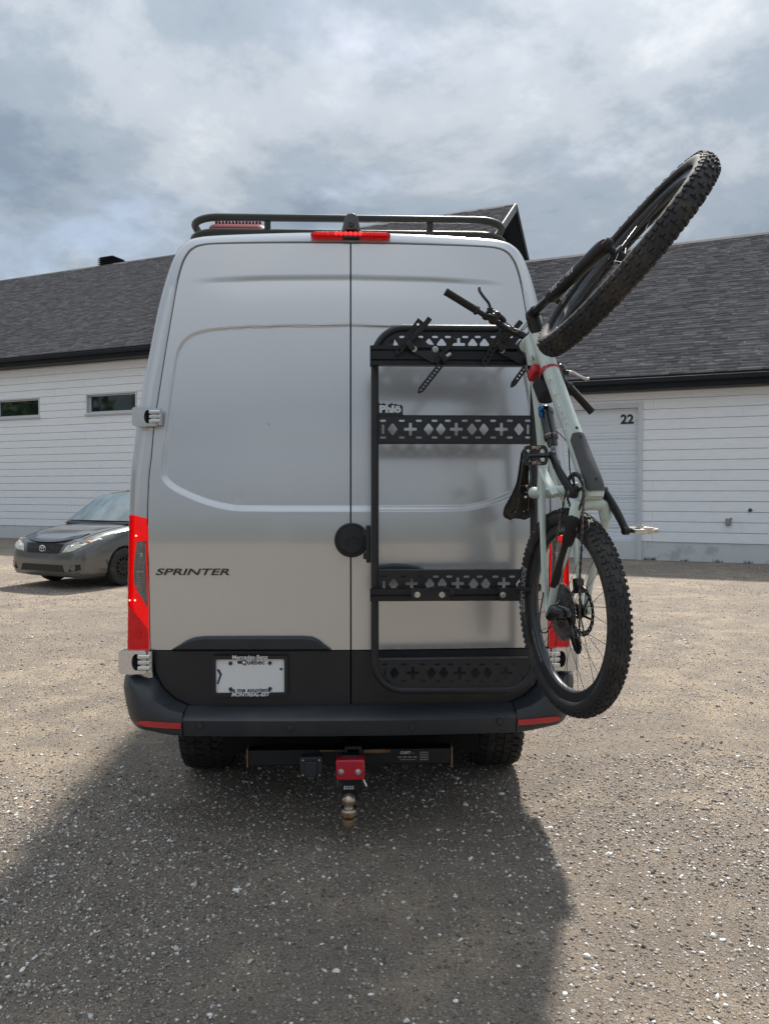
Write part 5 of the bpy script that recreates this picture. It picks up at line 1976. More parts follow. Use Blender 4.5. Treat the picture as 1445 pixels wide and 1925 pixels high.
def wheel(name_mat, rotor_side=-1, front=False):
    """wheel about local z; returns its root part (the rim)"""
    rim = MB().lathe([(.316, -.0165), (.3185, -.0165), (.312, -.010), (.310, 0), (.312, .010), (.3185, .0165), (.316, .0165), (.305, .0165), (.284, .0140), (.279, .008), (.277, 0), (.279, -.008), (.284, -.0140), (.305, -.0165)], (0, 0, 0), (0, 0, 1), 96, closed=True).build('wheel', RIM, bike, angle=40)
    rim.matrix_local = name_mat
    prof_ = []
    for a in np.linspace(-130, 130, 19):
        prof_.append((.3365 + .0315 * math.cos(R(a)), .0368 * math.sin(R(a))))
    mb = MB().lathe(prof_, (0, 0, 0), (0, 0, 1), 96, closed=True)
    N = 98
    base = math.radians(0)
    for i in range(N):
        a0 = 2 * math.pi * i / N
        st = 2 * math.pi / N
        blocks = [(-9, 7, .30, .15, .0055), (9, 7, .30, .15, .0055)] if i % 2 == 0 else [(-25, 7, .30, .2, .0054), (25, 7, .30, .2, .0054)]
        blocks += [(46, 8.5, .30 if i % 2 else .24, 0, .0066), (-46, 8.5, .30 if i % 2 else .24, 0, .0066)]
        if i % 2: blocks += [(64, 5, .26, 0, .0035), (-64, 5, .26, 0, .0035)]
        for th, hw, ln, sk, ht in blocks:
            q = []
            for dr in (-.001, ht):
                for du, dv in ((-1, -1), (1, -1), (1, 1), (-1, 1)):
                    k2 = .88 if dr > 0 else 1.12
                    an = a0 + st * (dv * ln * k2 + du * sk * .2 * (1 if th >= 0 else -1))
                    b0 = R(th + du * hw * k2)
                    r_ = .3365 + (.0315 + dr) * math.cos(b0)
                    q.append((r_ * math.cos(an), r_ * math.sin(an), (.0368 + dr) * math.sin(b0)))
            mb.add(q, [(4, 5, 6, 7), (0, 1, 5, 4), (1, 2, 6, 5), (2, 3, 7, 6), (3, 0, 4, 7)])
    mb.build('tyre', TYRE, rim, angle=35)
    # spokes
    mb = MB()
    for i in range(28):
        s = 1 if i % 2 else -1
        a = 2 * math.pi * i / 28
        lead = (1 if (i // 2) % 2 else -1) * 1.15
        mb.cyl((.026 * math.cos(a + lead), .026 * math.sin(a + lead), .026 * s), (.279 * math.cos(a), .279 * math.sin(a), .004 * s), .0010, 5)
    mb.build('spokes', SPOKE, rim)
    mb = MB().lathe([(0, -.055), (.010, -.055), (.012, -.035), (.028, -.031), (.029, -.024), (.019, -.018), (.018, .018), (.029, .024), (.028, .031), (.012, .035), (.010, .055), (0, .055)], (0, 0, 0), (0, 0, 1), 28)
    mb.build('hub', BIKEBLACK, rim, angle=40)
    # brake disc
    z = .048 * rotor_side
    r0, r1 = (.073, .092) if not front else (.080, .100)
    out = [(r1 * (1 + .012 * math.sin(18 * t)) * math.cos(t), r1 * (1 + .012 * math.sin(18 * t)) * math.sin(t)) for t in np.linspace(0, 2 * math.pi, 109)[:-1]]
    hs = [[(r0 * math.cos(t), r0 * math.sin(t)) for t in np.linspace(0, 2 * math.pi, 49)[:-1]]]
    for k in range(24):
        a = 2 * math.pi * k / 24; rm = (r0 + r1) / 2 + (.003 if k % 2 else -.003)
        hs.append([(rm * math.cos(a) + .0032 * math.cos(t), rm * math.sin(a) + .0032 * math.sin(t)) for t in np.linspace(0, 2 * math.pi, 7)[:-1]])
    v, f = holed(out, hs, .0018)
    mb = MB().add([(x, y, z + q) for x, y, q in v], f)
    for k in range(6):
        a = 2 * math.pi * k / 6
        mb.bar((.022 * math.cos(a), .022 * math.sin(a), z), ((r0 + .001) * math.cos(a + .5), (r0 + .001) * math.sin(a + .5), z), .008, .0018, (0, 0, 1))
    mb.lathe([(.012, -.002), (.026, -.002), (.026, .002), (.012, .002)], (0, 0, z), (0, 0, 1), 24, closed=True)
    mb.build('brake_disc', SPOKEBRIGHT, rim, fix=False, smooth=False)
    return rim


rear = wheel(Matrix.Identity(4), -1)
FW = Matrix(((SW.x, FWD.x, LAT.x, FAX.x), (SW.y, FWD.y, LAT.y, FAX.y), (SW.z, FWD.z, LAT.z, FAX.z), (0, 0, 0, 1)))
frontw = wheel(FW, -1, True)
# cassette
mb = MB()
for k, tth in enumerate((51, 45, 39, 34, 29, 25, 22, 19, 16, 14, 12)):
    gear(mb, tth, .027 + k * .0036, .0016, (0, 0), max(.018, tth * .00202 - .020 if k < 8 else .016))
cas = mb.build('cassette', COG, rear, fix=False, smooth=False)
mb = MB()
for k in range(6):
    a = 2 * math.pi * k / 6
    mb.bar((.018 * math.cos(a), .018 * math.sin(a), .028), (.088 * math.cos(a + .4), .088 * math.sin(a + .4), .027), .012, .003, (0, 0, 1))
mb.cyl((0, 0, .026), (0, 0, .066), .019, 18)
mb.build('cassette_body', BIKEBLACK, rear)
# tyre and rim lettering (right-hand side faces the camera on the rear wheel)
def letter(s, size, rad, a0, z, mat, par, **k):
    v, f = bend_text(s, size, rad, a0, z, **k)
    MB().add(v, f).build('lettering', mat, par, smooth=False, fix=False)


letter('BONTRAGER', .026, .328, R(97), .0320, GREYINK, rear, bold=.0008, sxx=1.25, inv=True)
letter('BONTRAGER XR4 TEAM ISSUE', .0115, .3540, R(118), .0320, GREYINK, rear, bold=.0003, sxx=1.2, inv=True)
letter('LINECOMP40', .0205, .2945, R(140), .0174, GREYINK, rear, bold=.0006, sxx=1.15, inv=True)
letter('LINECOMP40', .0205, .2945, R(8), .0174, GREYINK, rear, bold=.0006, sxx=1.15)
letter('LINECOMP40', .0205, .2945, R(-20), .0172, GREYINK, frontw, bold=.0006, sxx=1.15)
letter('BONTRAGER', .026, .334, R(190), .0320, GREYINK, frontw, bold=.0008, sxx=1.25, tilt=.25)
letter('LINECOMP40', .0205, .2945, R(160), .0172, GREYINK, frontw, bold=.0006, sxx=1.15)

# chain
def chain_path():
    P = []
    r_ = 32 * .0127 / (2 * math.pi)
    cz0, cz1 = .047, .047
    c_ = BB
    sm = 20 * .0127 / (2 * math.pi)
    # upper run (towards the saddle side) from ring to cassette
    for t in np.linspace(R(-100), R(95), 22): P.append(X3((c_.x + r_ * math.cos(t), c_.y + r_ * math.sin(t), .047)))
    P.append(X3((.22, sm + .025, .049)))
    for t in np.linspace(R(100), R(250), 14): P.append(X3((sm * math.cos(t), sm * math.sin(t), .051)))
    j1, j2 = X3((.012, -.098, .054)), X3((-.045, -.178, .054))
    for t in np.linspace(R(140), R(-20), 6): P.append(j1 + X3((.018 * math.cos(t), .018 * math.sin(t), 0)))
    for t in np.linspace(R(160), R(330), 8): P.append(j2 + X3((.018 * math.cos(t), .018 * math.sin(t), 0)))
    P.append(X3((.18, -.135, .050)))
    return P, j1, j2


cp, J1, J2 = chain_path()
mb = MB()
seg = []
L = 0
tot = [(cp[i] - cp[(i + 1) % len(cp)]).length for i in range(len(cp))]
step = .00635 * 2
pos_ = []
acc = 0.0
for i, l in enumerate(tot):
    a, b_ = cp[i], cp[(i + 1) % len(cp)]
    while acc < l:
        pos_.append(a.lerp(b_, acc / l)); acc += step
    acc -= l
for i in range(len(pos_)):
    a, b_ = pos_[i], pos_[(i + 1) % len(pos_)]
    if (b_ - a).length > .03: continue
    d = (b_ - a) * .12
    if i % 2:
        mb.bar(a - d, b_ + d, .0072, .0055, (0, 0, 1))
    else:
        mb.bar(a - d, b_ + d, .0078, .0026, (0, 0, 1))
mb.build('chain', CHAIN, bike, smooth=False)
# rear derailleur
der = MB()
der.tube(catmull([(-.005, .0, .078), (.0, -.03, .088), (.035, -.075, .100), (.048, -.105, .098)], 12), [.010, .011, .013, .016, .018, .019, .019, .019, .019, .019, .018, .012], 12)
der.tube(catmull([(.050, -.085, .118), (.052, -.105, .105), (.048, -.112, .078), (.03, -.104, .066)], 10), [.016, .020, .021, .021, .021, .020, .020, .019, .017, .012], 12)
dro = der.build('rear_derailleur', BIKEGLOSS, bike, angle=60)
mb = MB()
for z in (.046, .063):
    mb.bar(J1 + X3((.008, .006, z - .054)), J2 + X3((-.012, -.010, z - .054)), .024, .0025, (0, 0, 1))
mb.build('derailleur_cage', BIKEGLOSS, dro, bevel=.001)
mb = MB()
for j in (J1, J2): gear(mb, 13, j.z, .006, (j.x, j.y), .006)
mb.build('jockey_wheels', BIKEBLACK, dro, fix=False, smooth=False)
MB().tube(catmull([(.03, -.10, .112), (-.03, -.09, .125), (-.055, -.02, .115), (-.02, .035, .095), (.06, .045, .085)], 22), .0024, 6).build('cable', RUBBER, dro)
# rear brake caliper
mb = MB(); mb.box((.075, .055, -.054), (.055, .030, .030), Matrix.Rotation(.4, 3, 'Z')); mb.cyl((.05, .045, -.07), (.10, .065, -.07), .008, 10)
mb.build('brake_caliper', BIKEBLACK, bike, bevel=.005)
for s in (1, -1):
    MB().cyl((0, 0, .055 * s), (0, 0, .079 * s), .010, 14).build('axle', BIKEBLACK, bike)

# ---- fork, stem, bar
CR = HTB + SW * .010
mb = MB()
off = FWD * .040
mb.tube(catmull([CR + LAT * .080 + off, CR + LAT * .066 + off * .9 - SW * .004, CR - SW * .008, CR - LAT * .066 + off * .9 - SW * .004, CR - LAT * .080 + off], 17), [(.021, .021)] * 4 + [(.026, .024)] * 9 + [(.021, .021)] * 4, 14)
for s in (1, -1):
    mb.cyl(CR + LAT * .068 * s + off - SW * .018, CR + LAT * .068 * s + off + SW * .026, .0225, 18)
fork = mb.build('fork', BIKEBLACK, bike, angle=50)
for s in (1, -1):
    b0 = CR + LAT * .068 * s + off
    MB().cyl(b0 + SW * .02, b0 + SW * .24, .0172, 18).build('stanchion', BIKEGLOSS, fork)
    mb = MB().lathe([(.018, .155), (.0235, .157), (.0245, .175), (.0225, .19), (.0222, .36), (.0240, .42), (.0255, .50), (.0245, .530), (.0215, .541), (.0, .542)], b0, SW, 20)
    mb.lathe([(0, -.013), (.022, -.013), (.024, -.008), (.024, .008), (.022, .013), (0, .013)], FAX + LAT * .066 * s, LAT, 20)
    lg = mb.build('fork_leg', BIKEBLACK, fork, angle=50)
    if s > 0:
        MB().lathe([(.014, -.006), (.014, .003), (.009, .0035), (.009, .007), (0, .0075)], b0 + SW * .541, SW, 16).build('rebound_knob', M('pink_red_knob', (.60, .05, .07), .4), lg)  # red rebound knob at the foot of the right leg
        # pale graphic blocks on the leg
        mb = MB()
        def leg_pt(h, a, r_=.0229):
            n1 = LAT * math.cos(a) - FWD * math.sin(a)
            return b0 + SW * h + n1 * r_
        for h0_, h1_, a0_, a1_ in ((.355, .368, -.9, .9), (.335, .347, .2, .9), (.322, .330, .0, .8), (.235, .246, -.9, .9), (.215, .229, .1, .9), (.200, .208, .3, .9)):
            rows = [[leg_pt(h, a) for a in np.linspace(a0_, a1_, 7)] for h in (h0_, h1_)]
            mb.grid(rows)
        ringp = [leg_pt(.285 + .024 * math.cos(t), .1 + .75 * math.sin(t), .0228) for t in np.linspace(.6, 5.6, 22)]
        mb.tube(ringp, .0008, 5)
        mb.build('fork_graphic', M('pale_decal', (.42, .42, .42), .5), lg, angle=80)
a0 = CR + off + SW * .175
mb = MB().tube(catmull([a0 + LAT * .062, a0 + LAT * .058 - SW * .030 + FWD * .022, a0 + LAT * .035 - SW * .058 + FWD * .034, a0 - SW * .064 + FWD * .036, a0 - LAT * .035 - SW * .058 + FWD * .034, a0 - LAT * .058 - SW * .030 + FWD * .022, a0 - LAT * .062], 22), [(.012, .009)] * 22, 10)
mb.build('fork_arch', BIKEBLACK, fork, angle=60)
MB().cyl(FAX - LAT * .07, FAX + LAT * .07, .0075, 12).build('axle', BIKEBLACK, fork)
mb = MB().box(FAX - LAT * .052 + SW * -.09 - FWD * .07, (.05, .03, .03)); mb.build('brake_caliper', BIKEBLACK, fork, bevel=.005)

STC = HTT - SW * .035
mb = MB()
mb.cyl(HTT - SW * .0, HTT - SW * .062, .0185, 18)
mb.tube([STC, STC.lerp(CLAMP, .5), CLAMP], [.018, .017, .019], 14)
mb.cyl(CLAMP - LAT * .026, CLAMP + LAT * .026, .0215, 18)
mb.build('stem', BIKEBLACK, bike, angle=40)
def barpt(t):
    """t in metres from the centre, + towards the right grip"""
    s = 1 if t > 0 else -1
    G = GR if t > 0 else GL
    u = abs(t) / .3806
    base = CLAMP + (G - CLAMP) * u
    # rise and sweep concentrated at the bends
    k = float(sstep(.10, .32, u)) - u
    return base - SW * (.0194 * k) 
bars = [barpt(t) for t in np.linspace(-.3806, .3806, 41)]
br_ = [float(np.interp(abs(t), [0, .045, .10, .38], [.0155, .0155, .0112, .0110])) for t in np.linspace(-.3806, .3806, 41)]
hb = MB().tube(bars, br_, 14).build('handlebar', BIKEBLACK, bike, angle=60)
for s, G in ((1, GR), (-1, GL)):
    d = (barpt(.30 * s) - barpt(.375 * s)).normalized()
    mb = MB()
    prof_ = [(0, -.004), (.0155, -.004), (.0170, 0)]
    for k in range(28):
        h = .002 + k * .0047
        prof_ += [(.0163, h), (.0152, h + .0012), (.0152, h + .0030), (.0163, h + .0042)]
    prof_ += [(.0165, .134), (.0120, .136)]
    mb.lathe(prof_, G, d, 20)
    gp_ = mb.build('grip', RUBBER, hb, angle=30)
    MB().lathe([(.0125, .136), (.0180, .136), (.0185, .139), (.0185, .147), (.0175, .149), (.012, .149)], G, d, 18).build('grip_clamp', BIKEGLOSS, gp_)
    # brake lever assembly
    q = G + d * .185
    lt = LAT * s
    mb = MB()
    mb.cyl(q - d * .008, q + d * .010, .0165, 16)
    mb.tube(catmull([q + FWD * .012 + SW * .006, q + FWD * .026 + SW * .012 - lt * .015, q + FWD * .030 + SW * .014 - lt * .055, q + FWD * .026 + SW * .014 - lt * .078], 12), [.010, .012, .013, .013, .0125, .012, .012, .0115, .011, .010, .0085, .006], 10)
    mb.box(q + FWD * .024 + SW * .012, (.020, .020, .020))
    bl_ = mb.build('brake_lever', BIKEBLACK, hb, angle=50)
    lv = catmull([q + FWD * .030 + SW * .016 + lt * .004, q + FWD * .040 + SW * .022 + lt * .024, q + FWD * .044 + SW * .026 + lt * .052, q + FWD * .052 + SW * .028 + lt * .080, q + FWD * .064 + SW * .026 + lt * .090], 18)
    MB().tube(lv, [(.0062, .0040)] * 17 + [(.005, .005)], 10).build('lever_blade', BIKEGLOSS if s > 0 else SILVERMETAL, bl_, angle=60)
    mb = MB()
    sh_ = q + d * .032
    mb.cyl(sh_ - d * .008, sh_ + d * .008, .0165, 16)
    mb.ball(sh_ + SW * .022 - FWD * .006, (.024, .017, .022), 14, 10)
    mb.ball(sh_ + SW * .026 + FWD * .014, (.016, .014, .018), 12, 8)
    mb.tube(catmull([sh_ + SW * .030, sh_ + SW * .040 - FWD * .012 + lt * .012, sh_ + SW * .042 - FWD * .020 + lt * .028], 8), [.004, .0045, .0045, .005, .006, .007, .007, .005], 8)
    mb.build('shifter', BIKEBLACK if s > 0 else BIKEGLOSS, hb, angle=60)
    c0 = q + FWD * .026 + SW * .014 - lt * .078
    MB().tube(catmull([c0, c0 - lt * .07 + FWD * .01 + SW * .01, CLAMP + FWD * .075 + LAT * .04 * s + SW * .02, HTT + FWD * .05 + SW * .05 + LAT * .01 * s, X3((.905, .48, .030 * s)), X3((.86, .44, .036 * s))], 26), .0024, 7).build('cable', RUBBER, hb)
    c1 = sh_ + SW * .024 + d * .025
    MB().tube(catmull([c1, c1 - lt * .08 + SW * .012, CLAMP + FWD * .055 + LAT * .05 * s + SW * .035, HTT + FWD * .03 + SW * .06 + LAT * .02 * s, X3((.895, .47, .032 * s)), X3((.85, .42, .036 * s))], 26), .0021, 7).build('cable', RUBBER, hb)
MB().tube(catmull([(.62, .33, -.012), (.58, .22, -.03), (.53, .14, -.02), (.50, .02, -.01)], 16), .0023, 7).build('cable', RUBBER, frame)
MB().tube(catmull([(.60, .10, .025), (.55, .06, .035), (.50, .05, .03), (.46, .03, .02)], 14), .0023, 7).build('cable', RUBBER, frame)

# ---- strap, pouch and tyre tie holding the bike
t0 = X3((.62, .78, 0))
st = thing('red_strap', 'red perforated rubber strap around the pale down tube', 'strap', mat=BM)
cc = X3((.815, .350, 0)); n_ = X3((-.78, .62, 0))
loop = []
for t in np.linspace(0, 2 * math.pi, 41)[:-1]:
    c_, s_ = math.cos(t), math.sin(t)
    stretch_ = 1.0 if c_ < 0 else 1.95
    loop.append(cc + n_ * (.0375 * c_ * stretch_) + X3((0, 0, 1)) * (.0370 * s_ * (1 if c_ < 0 else 1 - .25 * c_)) - t0 * (.028 * max(0, c_)))
MB().tube(loop, (.0115, .0028), 8, closed=True, flat=(.62, .78, 0)).build('band', REDRUBBER, st, angle=60)
mb = MB()
for k in range(9):
    t = math.pi + (k - 4) * .22
    p = cc + n_ * (.0375 * math.cos(t)) + X3((0, 0, 1)) * (.037 * math.sin(t))
    nrm = (n_ * math.cos(t) + X3((0, 0, 1)) * math.sin(t)).normalized()
    mb.lathe([(.0028, .0026), (.0028, .0034), (0, .0034)], p, nrm, 8)
mb.build('strap_holes', M('dark_red_hole', (.16, .005, .008), .7), st, smooth=False)
po = thing('tool_pouch', 'small black pouch with red flap strapped between the frame tubes', 'pouch', mat=BM)
rot = Matrix.Rotation(math.atan2(.78, .62), 3, 'Z')
MB().box((.752, .352, .012), (.105, .070, .062), rot).build('bag', CORDURA, po, bevel=.018, seg=4)
MB().box((.802, .425, .020), (.040, .064, .050), rot).build('flap', REDRUBBER, po, bevel=.010, seg=3)
MB().box((.800, .450, .016), (.075, .016, .058), rot).build('buckle', GLOSSBLACK, po, bevel=.006)
tie = thing('tyre_strap', 'black strap tying the rear tyre to the lower carrier bar', 'strap', mat=BM)
ta = R(96)
loop = []
ec = X3((math.cos(ta), math.sin(ta), 0)); tc_ = X3((-math.sin(ta), math.cos(ta), 0))
for t in np.linspace(0, 2 * math.pi, 29)[:-1]:
    loop.append(ec * (.338 + .048 * math.cos(t)) + X3((0, 0, 1)) * (.044 * math.sin(t)))
MB().tube(loop, (.010, .0022), 8, closed=True, flat=tuple(tc_)).build('band', RUBBER, tie, angle=60)
w0 = V(975, 1114, DB + .01)
w0w = VANM @ w0
loc0 = BM.inverted() @ w0w
MB().bar(loc0, ec * .384 + X3((0, 0, .012)), .020, .006, tuple(tc_)).build('tail', RUBBER, tie, bevel=.001)

# ================================================================== PARKED CAR
CH = R(27)      # heading: nose towards the camera and left
CPOS = Vector((-5.50, 12.35, 0))
cf = Vector((-math.sin(CH), -math.cos(CH), 0)); clft = Vector((math.cos(CH), -math.sin(CH), 0))
CM = Matrix(((cf.x, clft.x, 0, CPOS.x), (cf.y, clft.y, 0, CPOS.y), (0, 0, 1, 0), (0, 0, 0, 1)))
# local: x forward from the front bumper (0, so the body lies at negative x), y to the car's left, z up
pc = thing('parked_car', 'charcoal compact hatchback parked by the white wall left of the van', 'car', mat=CM)
ST = [(0.0, .62, .27, .50, .57), (.03, .73, .22, .58, .66), (.08, .79, .20, .66, .75), (.14, .83, .19, .71, .81), (.30, .86, .185, .77, .87), (.55, .875, .185, .84, .93), (.85, .885, .19, .90, .975), (1.10, .887, .19, .93, 1.01),
      (1.28, .888, .19, .94, 1.03), (1.7, .888, .20, .94, .99), (2.4, .888, .20, .96, .99), (3.2, .885, .21, .99, 1.01), (3.8, .87, .22, 1.01, 1.03), (4.15, .82, .26, 1.00, 1.02), (4.30, .74, .32, .90, .95), (4.35, .6, .40, .80, .85)]


def car_sec(x, W, zb, zs, zt):
    h = [(0, zb), (.55 * W, zb), (.90 * W, zb + .01), (.97 * W, zb + .08), (W, lerp(zb, zs, .45)), (.995 * W, lerp(zb, zs, .70)), (.985 * W, lerp(zb, zs, .88)), (.955 * W, zs), (.90 * W, lerp(zs, zt, .45)), (.70 * W, lerp(zs, zt, .85)), (.35 * W, lerp(zs, zt, .98)), (0, zt)]
    return [(-x, y, z) for y, z in h] + [(-x, -y, z) for y, z in h[::-1][1:-1]]


keys = np.array(ST)
mb = MB()
rows = []
xq = np.unique(np.concatenate([np.linspace(0, .3, 12), np.linspace(.3, 4.35, 44), keys[:, 0]]))
for x in xq:
    rows.append(car_sec(x, *[float(np.interp(x, keys[:, 0], keys[:, i])) for i in range(1, 5)]))
mb.grid(rows, True); mb.add(rows[0], [tuple(range(len(rows[0])))]); mb.add(rows[-1], [tuple(range(len(rows[0]) - 1, -1, -1))])
cbody = mb.build('body', CARPAINT, pc, angle=40)
# wheel arches cut out of the body
WX = (.90, 3.50)
cut = MB()
for x in WX:
    for s in (1, -1):
        cut.cyl((-x, .62 * s, .315), (-x, 1.0 * s, .315), .355, 36)
cuto = cut.build('cutter', VOID, pc, smooth=False)
bm_ = cbody.modifiers.new('arches', 'BOOLEAN'); bm_.operation = 'DIFFERENCE'; bm_.object = cuto; bm_.solver = 'EXACT'
dg = bpy.context.evaluated_depsgraph_get()
me = bpy.data.meshes.new_from_object(cbody.evaluated_get(dg))
cbody.modifiers.clear(); cbody.data = me
bpy.data.objects.remove(cuto)
me.shade_smooth(); me.set_sharp_from_angle(angle=R(35))
mb = MB()
for s in (1, -1):
    ln = []
    for x in np.linspace(.22, 1.12, 16):
        W, zb, zs, zt = [float(np.interp(x, keys[:, 0], keys[:, i])) for i in range(1, 5)]
        ln.append((-x, .80 * W * s, lerp(lerp(zs, zt, .45), lerp(zs, zt, .85), .5) + .002))
    mb.tube(ln, .0045, 6)
    ln = []
    for q in np.linspace(0, 1, 8):
        x = .56; W, zb, zs, zt = [float(np.interp(x, keys[:, 0], keys[:, i])) for i in range(1, 5)]
        ln.append((-x + .10 * q, (W + .001) * s * (1 - .0 * q), lerp(.36, .60, q)))
    mb.tube(ln[:4], .004, 6)
mb.build('panel_gap', VOID, pc)
# cabin: roof skin, windscreen, side glass
GZ = [(1.16, 1.02, .80, 1.0), (1.40, 1.20, .74, 1.0), (1.68, 1.40, .68, 1.0), (1.88, 1.52, .64, 1.0), (2.2, 1.59, .62, 1.01), (2.8, 1.61, .62, 1.01), (3.4, 1.56, .60, 1.02), (3.9, 1.42, .56, 1.03), (4.2, 1.16, .56, 1.02), (4.28, 1.02, .6, 1.0)]
gk = np.array(GZ)
rows = []
for x in np.linspace(1.16, 4.28, 46):
    zt, wt, zb = [float(np.interp(x, gk[:, 0], gk[:, i])) for i in (1, 2, 3)]
    wb = .83
    h = [(wb, zb - .02), (lerp(wb, wt, .12), lerp(zb, zt, .12)), (lerp(wb, wt, .85), lerp(zb, zt, .88)), (wt, lerp(zb, zt, .96)), (wt * .85, zt), (wt * .4, zt + .012 * (x > 1.9)), (0, zt + .016 * (x > 1.9))]
    if zt - zb < .05: h = [(lerp(wb, wt, q), lerp(zb, zt, q)) for q in (0, .12, .85, .95, .97, .98)] + [(0, zt)]
    rows.append([(-x, y, z) for y, z in h] + [(-x, -y, z) for y, z in h[::-1][1:]])
MB().grid(rows).build('cabin', CARPAINT, pc, angle=40)
rows = []
for u in np.linspace(.03, .97, 14):
    x = lerp(1.18, 1.88, u)
    zt = float(np.interp(x, gk[:, 0], gk[:, 1])); wt = float(np.interp(x, gk[:, 0], gk[:, 2]))
    w_ = wt * .97 + .02 * (1 - u)
    rows.append([(-x + .012 + .05 * (1 - t * t) , w_ * t, zt + .012) for t in np.linspace(-1, 1, 17)])
wsh = MB().grid(rows).build('windscreen', CARGLASS, pc, angle=60)
for s in (1, -1):
    rows = []
    for x in np.linspace(1.62, 3.6, 18):
        zt, wt, zb = [float(np.interp(x, gk[:, 0], gk[:, i])) for i in (1, 2, 3)]
        rows.append([(-x, (lerp(.83, wt, q) + .006) * s, lerp(zb, zt, q)) for q in (.10, .35, .6, .82)])
    MB().grid(rows).build('side_window', CARGLASS, pc, angle=60)
    mb = MB().ball((-1.62, .97 * s, 1.03), (.07, .11, .075), 14, 10); mb.bar((-1.6, .84 * s, 1.0), (-1.6, .95 * s, 1.02), .04, .03)
    mb.build('door_mirror', CARPAINT, pc)


def nose(y, z):
    """x of the front skin at lateral y and height z (searching the loft)"""
    best = 0
    for x in np.linspace(0, .8, 120):
        W, zb, zs, zt = [float(np.interp(x, keys[:, 0], keys[:, i])) for i in range(1, 5)]
        ztop = lerp(zt, zs, min(1, (abs(y) / W) ** 2.5)) if abs(y) < W else -1
        if abs(y) <= W and zb <= z <= ztop: return -x
        best = -x
    return best


def nose_patch(uv, name, mat, parent, off=.01, n=10, bev=0):
    """patch on the nose between four (y, z) corners: bottom-left, bottom-right, top-right, top-left"""
    rows = []
    for j in range(n + 1):
        r_ = []
        for i in range(n + 1):
            u, v_ = i / n, j / n
            y = lerp(lerp(uv[0][0], uv[1][0], u), lerp(uv[3][0], uv[2][0], u), v_)
            z = lerp(lerp(uv[0][1], uv[1][1], u), lerp(uv[3][1], uv[2][1], u), v_)
            r_.append((nose(y, z) + off, y, z))
        rows.append(r_)
    mb = MB().grid(rows)
    edge = rows[0] + [r_[-1] for r_ in rows[1:]] + rows[-1][::-1][1:] + [r_[0] for r_ in rows[::-1]][1:-1]
    mb.grid([edge, [(x - off - .02, y, z) for x, y, z in edge]], True)
    return mb.build(name, mat, parent, angle=50)


nose_patch([(-.36, .58), (.36, .58), (.44, .735), (-.44, .735)], 'grille', BIKEBLACK, pc, .012)
mb = MB()
for z in (.60, .63, .66, .69, .715):
    mb.tube([(nose(y, z) + .016, y, z) for y in np.linspace(-.38, .38, 9)], .005, 6)
mb.build('grille_bars', GLOSSBLACK, pc)
em = MB()
ex = nose(0, .655) + .026
for ry, rz, dz_ in ((.072, .050, 0), (.028, .046, 0), (.050, .020, .022)):
    em.tube([(ex, ry * math.cos(t), .652 + dz_ + rz * math.sin(t)) for t in np.linspace(0, 2 * math.pi, 25)[:-1]], .0065, 6, closed=True)
em.build('badge', CHROME, pc)
nose_patch([(-.50, .29), (.50, .29), (.46, .40), (-.46, .40)], 'lower_intake', BIKEBLACK, pc, .006)
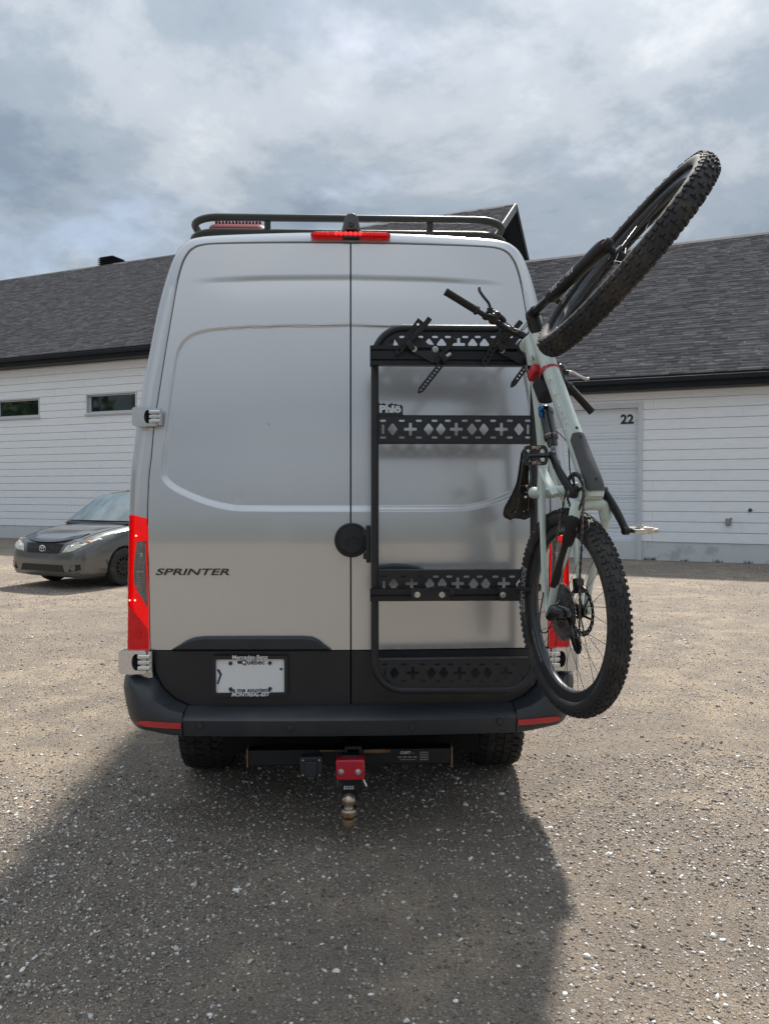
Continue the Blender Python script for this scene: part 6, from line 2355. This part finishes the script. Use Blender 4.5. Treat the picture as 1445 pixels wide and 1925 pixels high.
# dark deflector along the bonnet edge
rows = []
for y in np.linspace(-.62, .62, 25):
    z0 = .735 + .085 * (abs(y) / .66) ** 2.2
    x0 = nose(y, z0) - .025
    rows.append([(x0 + .035, y, z0 - .005), (x0 + .055, y, z0 + .02), (x0 - .02, y, z0 + .055), (x0 - .12, y, z0 + .082), (x0 - .13, y, z0 + .06)])
MB().grid(rows).build('bonnet_deflector', GLOSSBLACK, pc, angle=50)
for s in (1, -1):
    P = [(.45, .60), (.62, .62), (.76, .69), (.84, .79), (.80, .815), (.66, .80), (.52, .72)]
    def hx(y, z): return nose(min(y, .85), z)
    cy, cz = .66, .715
    ringp = catmull([(q[0], q[1], 0) for q in P + [P[0]]], 36)[:-1]
    def head_x(y):   # swept back towards the wing
        return -.03 - .62 * max(0, (y - .40) / .46) ** 1.9
    hd_rows = [[(hx(p.x, p.y) - .04, p.x * s, p.y) for p in ringp]]
    for q in (1.0, .85, .65, .45, .25, .08):
        hd_rows.append([(hx(lerp(cy, p.x, q), lerp(cz, p.y, q)) + .014 + .016 * (1 - q * q), lerp(cy, p.x, q) * s, lerp(cz, p.y, q)) for p in ringp])
    mb = MB().grid(hd_rows, True); mb.add(hd_rows[-1], [tuple(range(len(ringp)))])
    hl = mb.build('headlight', HEADLENS, pc, angle=50)
    mb = MB().ball((hx(.785, .765) + .012, .785 * s, .765), (.035, .035, .028), 12, 8); mb.build('indicator', AMBER, hl)
    for yy, zz in ((.59, .675), (.68, .725)):
        MB().lathe([(.045, 0), (.042, .010), (.022, .002), (0, .0)], (hx(yy, zz) + .020, yy * s, zz), (1, .5 * s, .1), 18).build('reflector_bowl', CHROME, hl)
    nose_patch([(.60 * s, .30), (.78 * s, .33), (.78 * s, .42), (.64 * s, .40)], 'fog_recess', BIKEBLACK, pc, .009, 6)
    MB().lathe([(.048, 0), (.045, .015), (0, .02)], (nose(.68, .37) + .004, .68 * s, .368), (1, .35 * s, 0), 18).build('fog_lamp', CLEARLENS, pc)
    MB().tube([(-.30 + .0, .0, 0), (-.3, .01, 0)], .001, 4)
for x, s in ((WX[0], 1), (WX[0], -1), (WX[1], 1), (WX[1], -1)):
    yc = .80 * s
    mb = MB().lathe([(.20, -.09), (.27, -.10), (.305, -.085), (.315, -.05), (.315, .05), (.305, .085), (.27, .10), (.205, .085), (.20, .04)], (-x, yc, .315), (0, s, 0), 48, closed=True)
    wo_ = mb.build('wheel', TYRE, pc, angle=40)
    hs = [[((.135) * math.cos(a) + .021 * math.cos(t), .135 * math.sin(a) + .028 * math.sin(t)) for t in np.linspace(0, 2 * math.pi, 9)[:-1]] for a in np.linspace(0, 2 * math.pi, 13)[:-1]]
    v, f = holed([(.200 * math.cos(t), .200 * math.sin(t)) for t in np.linspace(0, 2 * math.pi, 49)[:-1]], hs, .006)
    mb = MB().add([(-x + p[0], yc + (.052 + p[2] - .03 * (math.hypot(p[0], p[1]) < .1)) * s, .315 + p[1]) for p in v], f)
    mb.lathe([(.20, .05), (.203, .088), (.196, .088), (.190, .05)], (-x, yc, .315), (0, s, 0), 40, closed=True)
    mb.lathe([(.075, .05), (.07, .06), (.03, .062), (.028, .07), (0, .07)], (-x, yc, .315), (0, s, 0), 24)
    for k in range(5):
        a = 2 * math.pi * k / 5
        mb.ball((-x + .05 * math.cos(a), yc + .064 * s, .315 + .05 * math.sin(a)), .010, 8, 6)
    mb.build('rim', M('steel_wheel', (.035, .034, .033), .5, .5, var=.2) if 'steel_wheel' not in MATS else MATS['steel_wheel'], wo_, fix=False, angle=40)
for y0, y1 in ((-.45, .15), (.05, .62)):
    MB().bar((-1.20, y0, 1.055), (-1.36, y1, 1.175), .014, .012).build('wiper', BIKEBLACK, pc)
MB().box((-2.3, 0, .27), (3.6, 1.4, .18)).build('underbody', VOID, pc, smooth=False)
rows = [[(-1.10 - .015 * k, y, 1.012 + .012 * k) for y in np.linspace(-.74, .74, 9)] for k in range(4)]
MB().grid(rows).build('cowl', BIKEBLACK, pc)
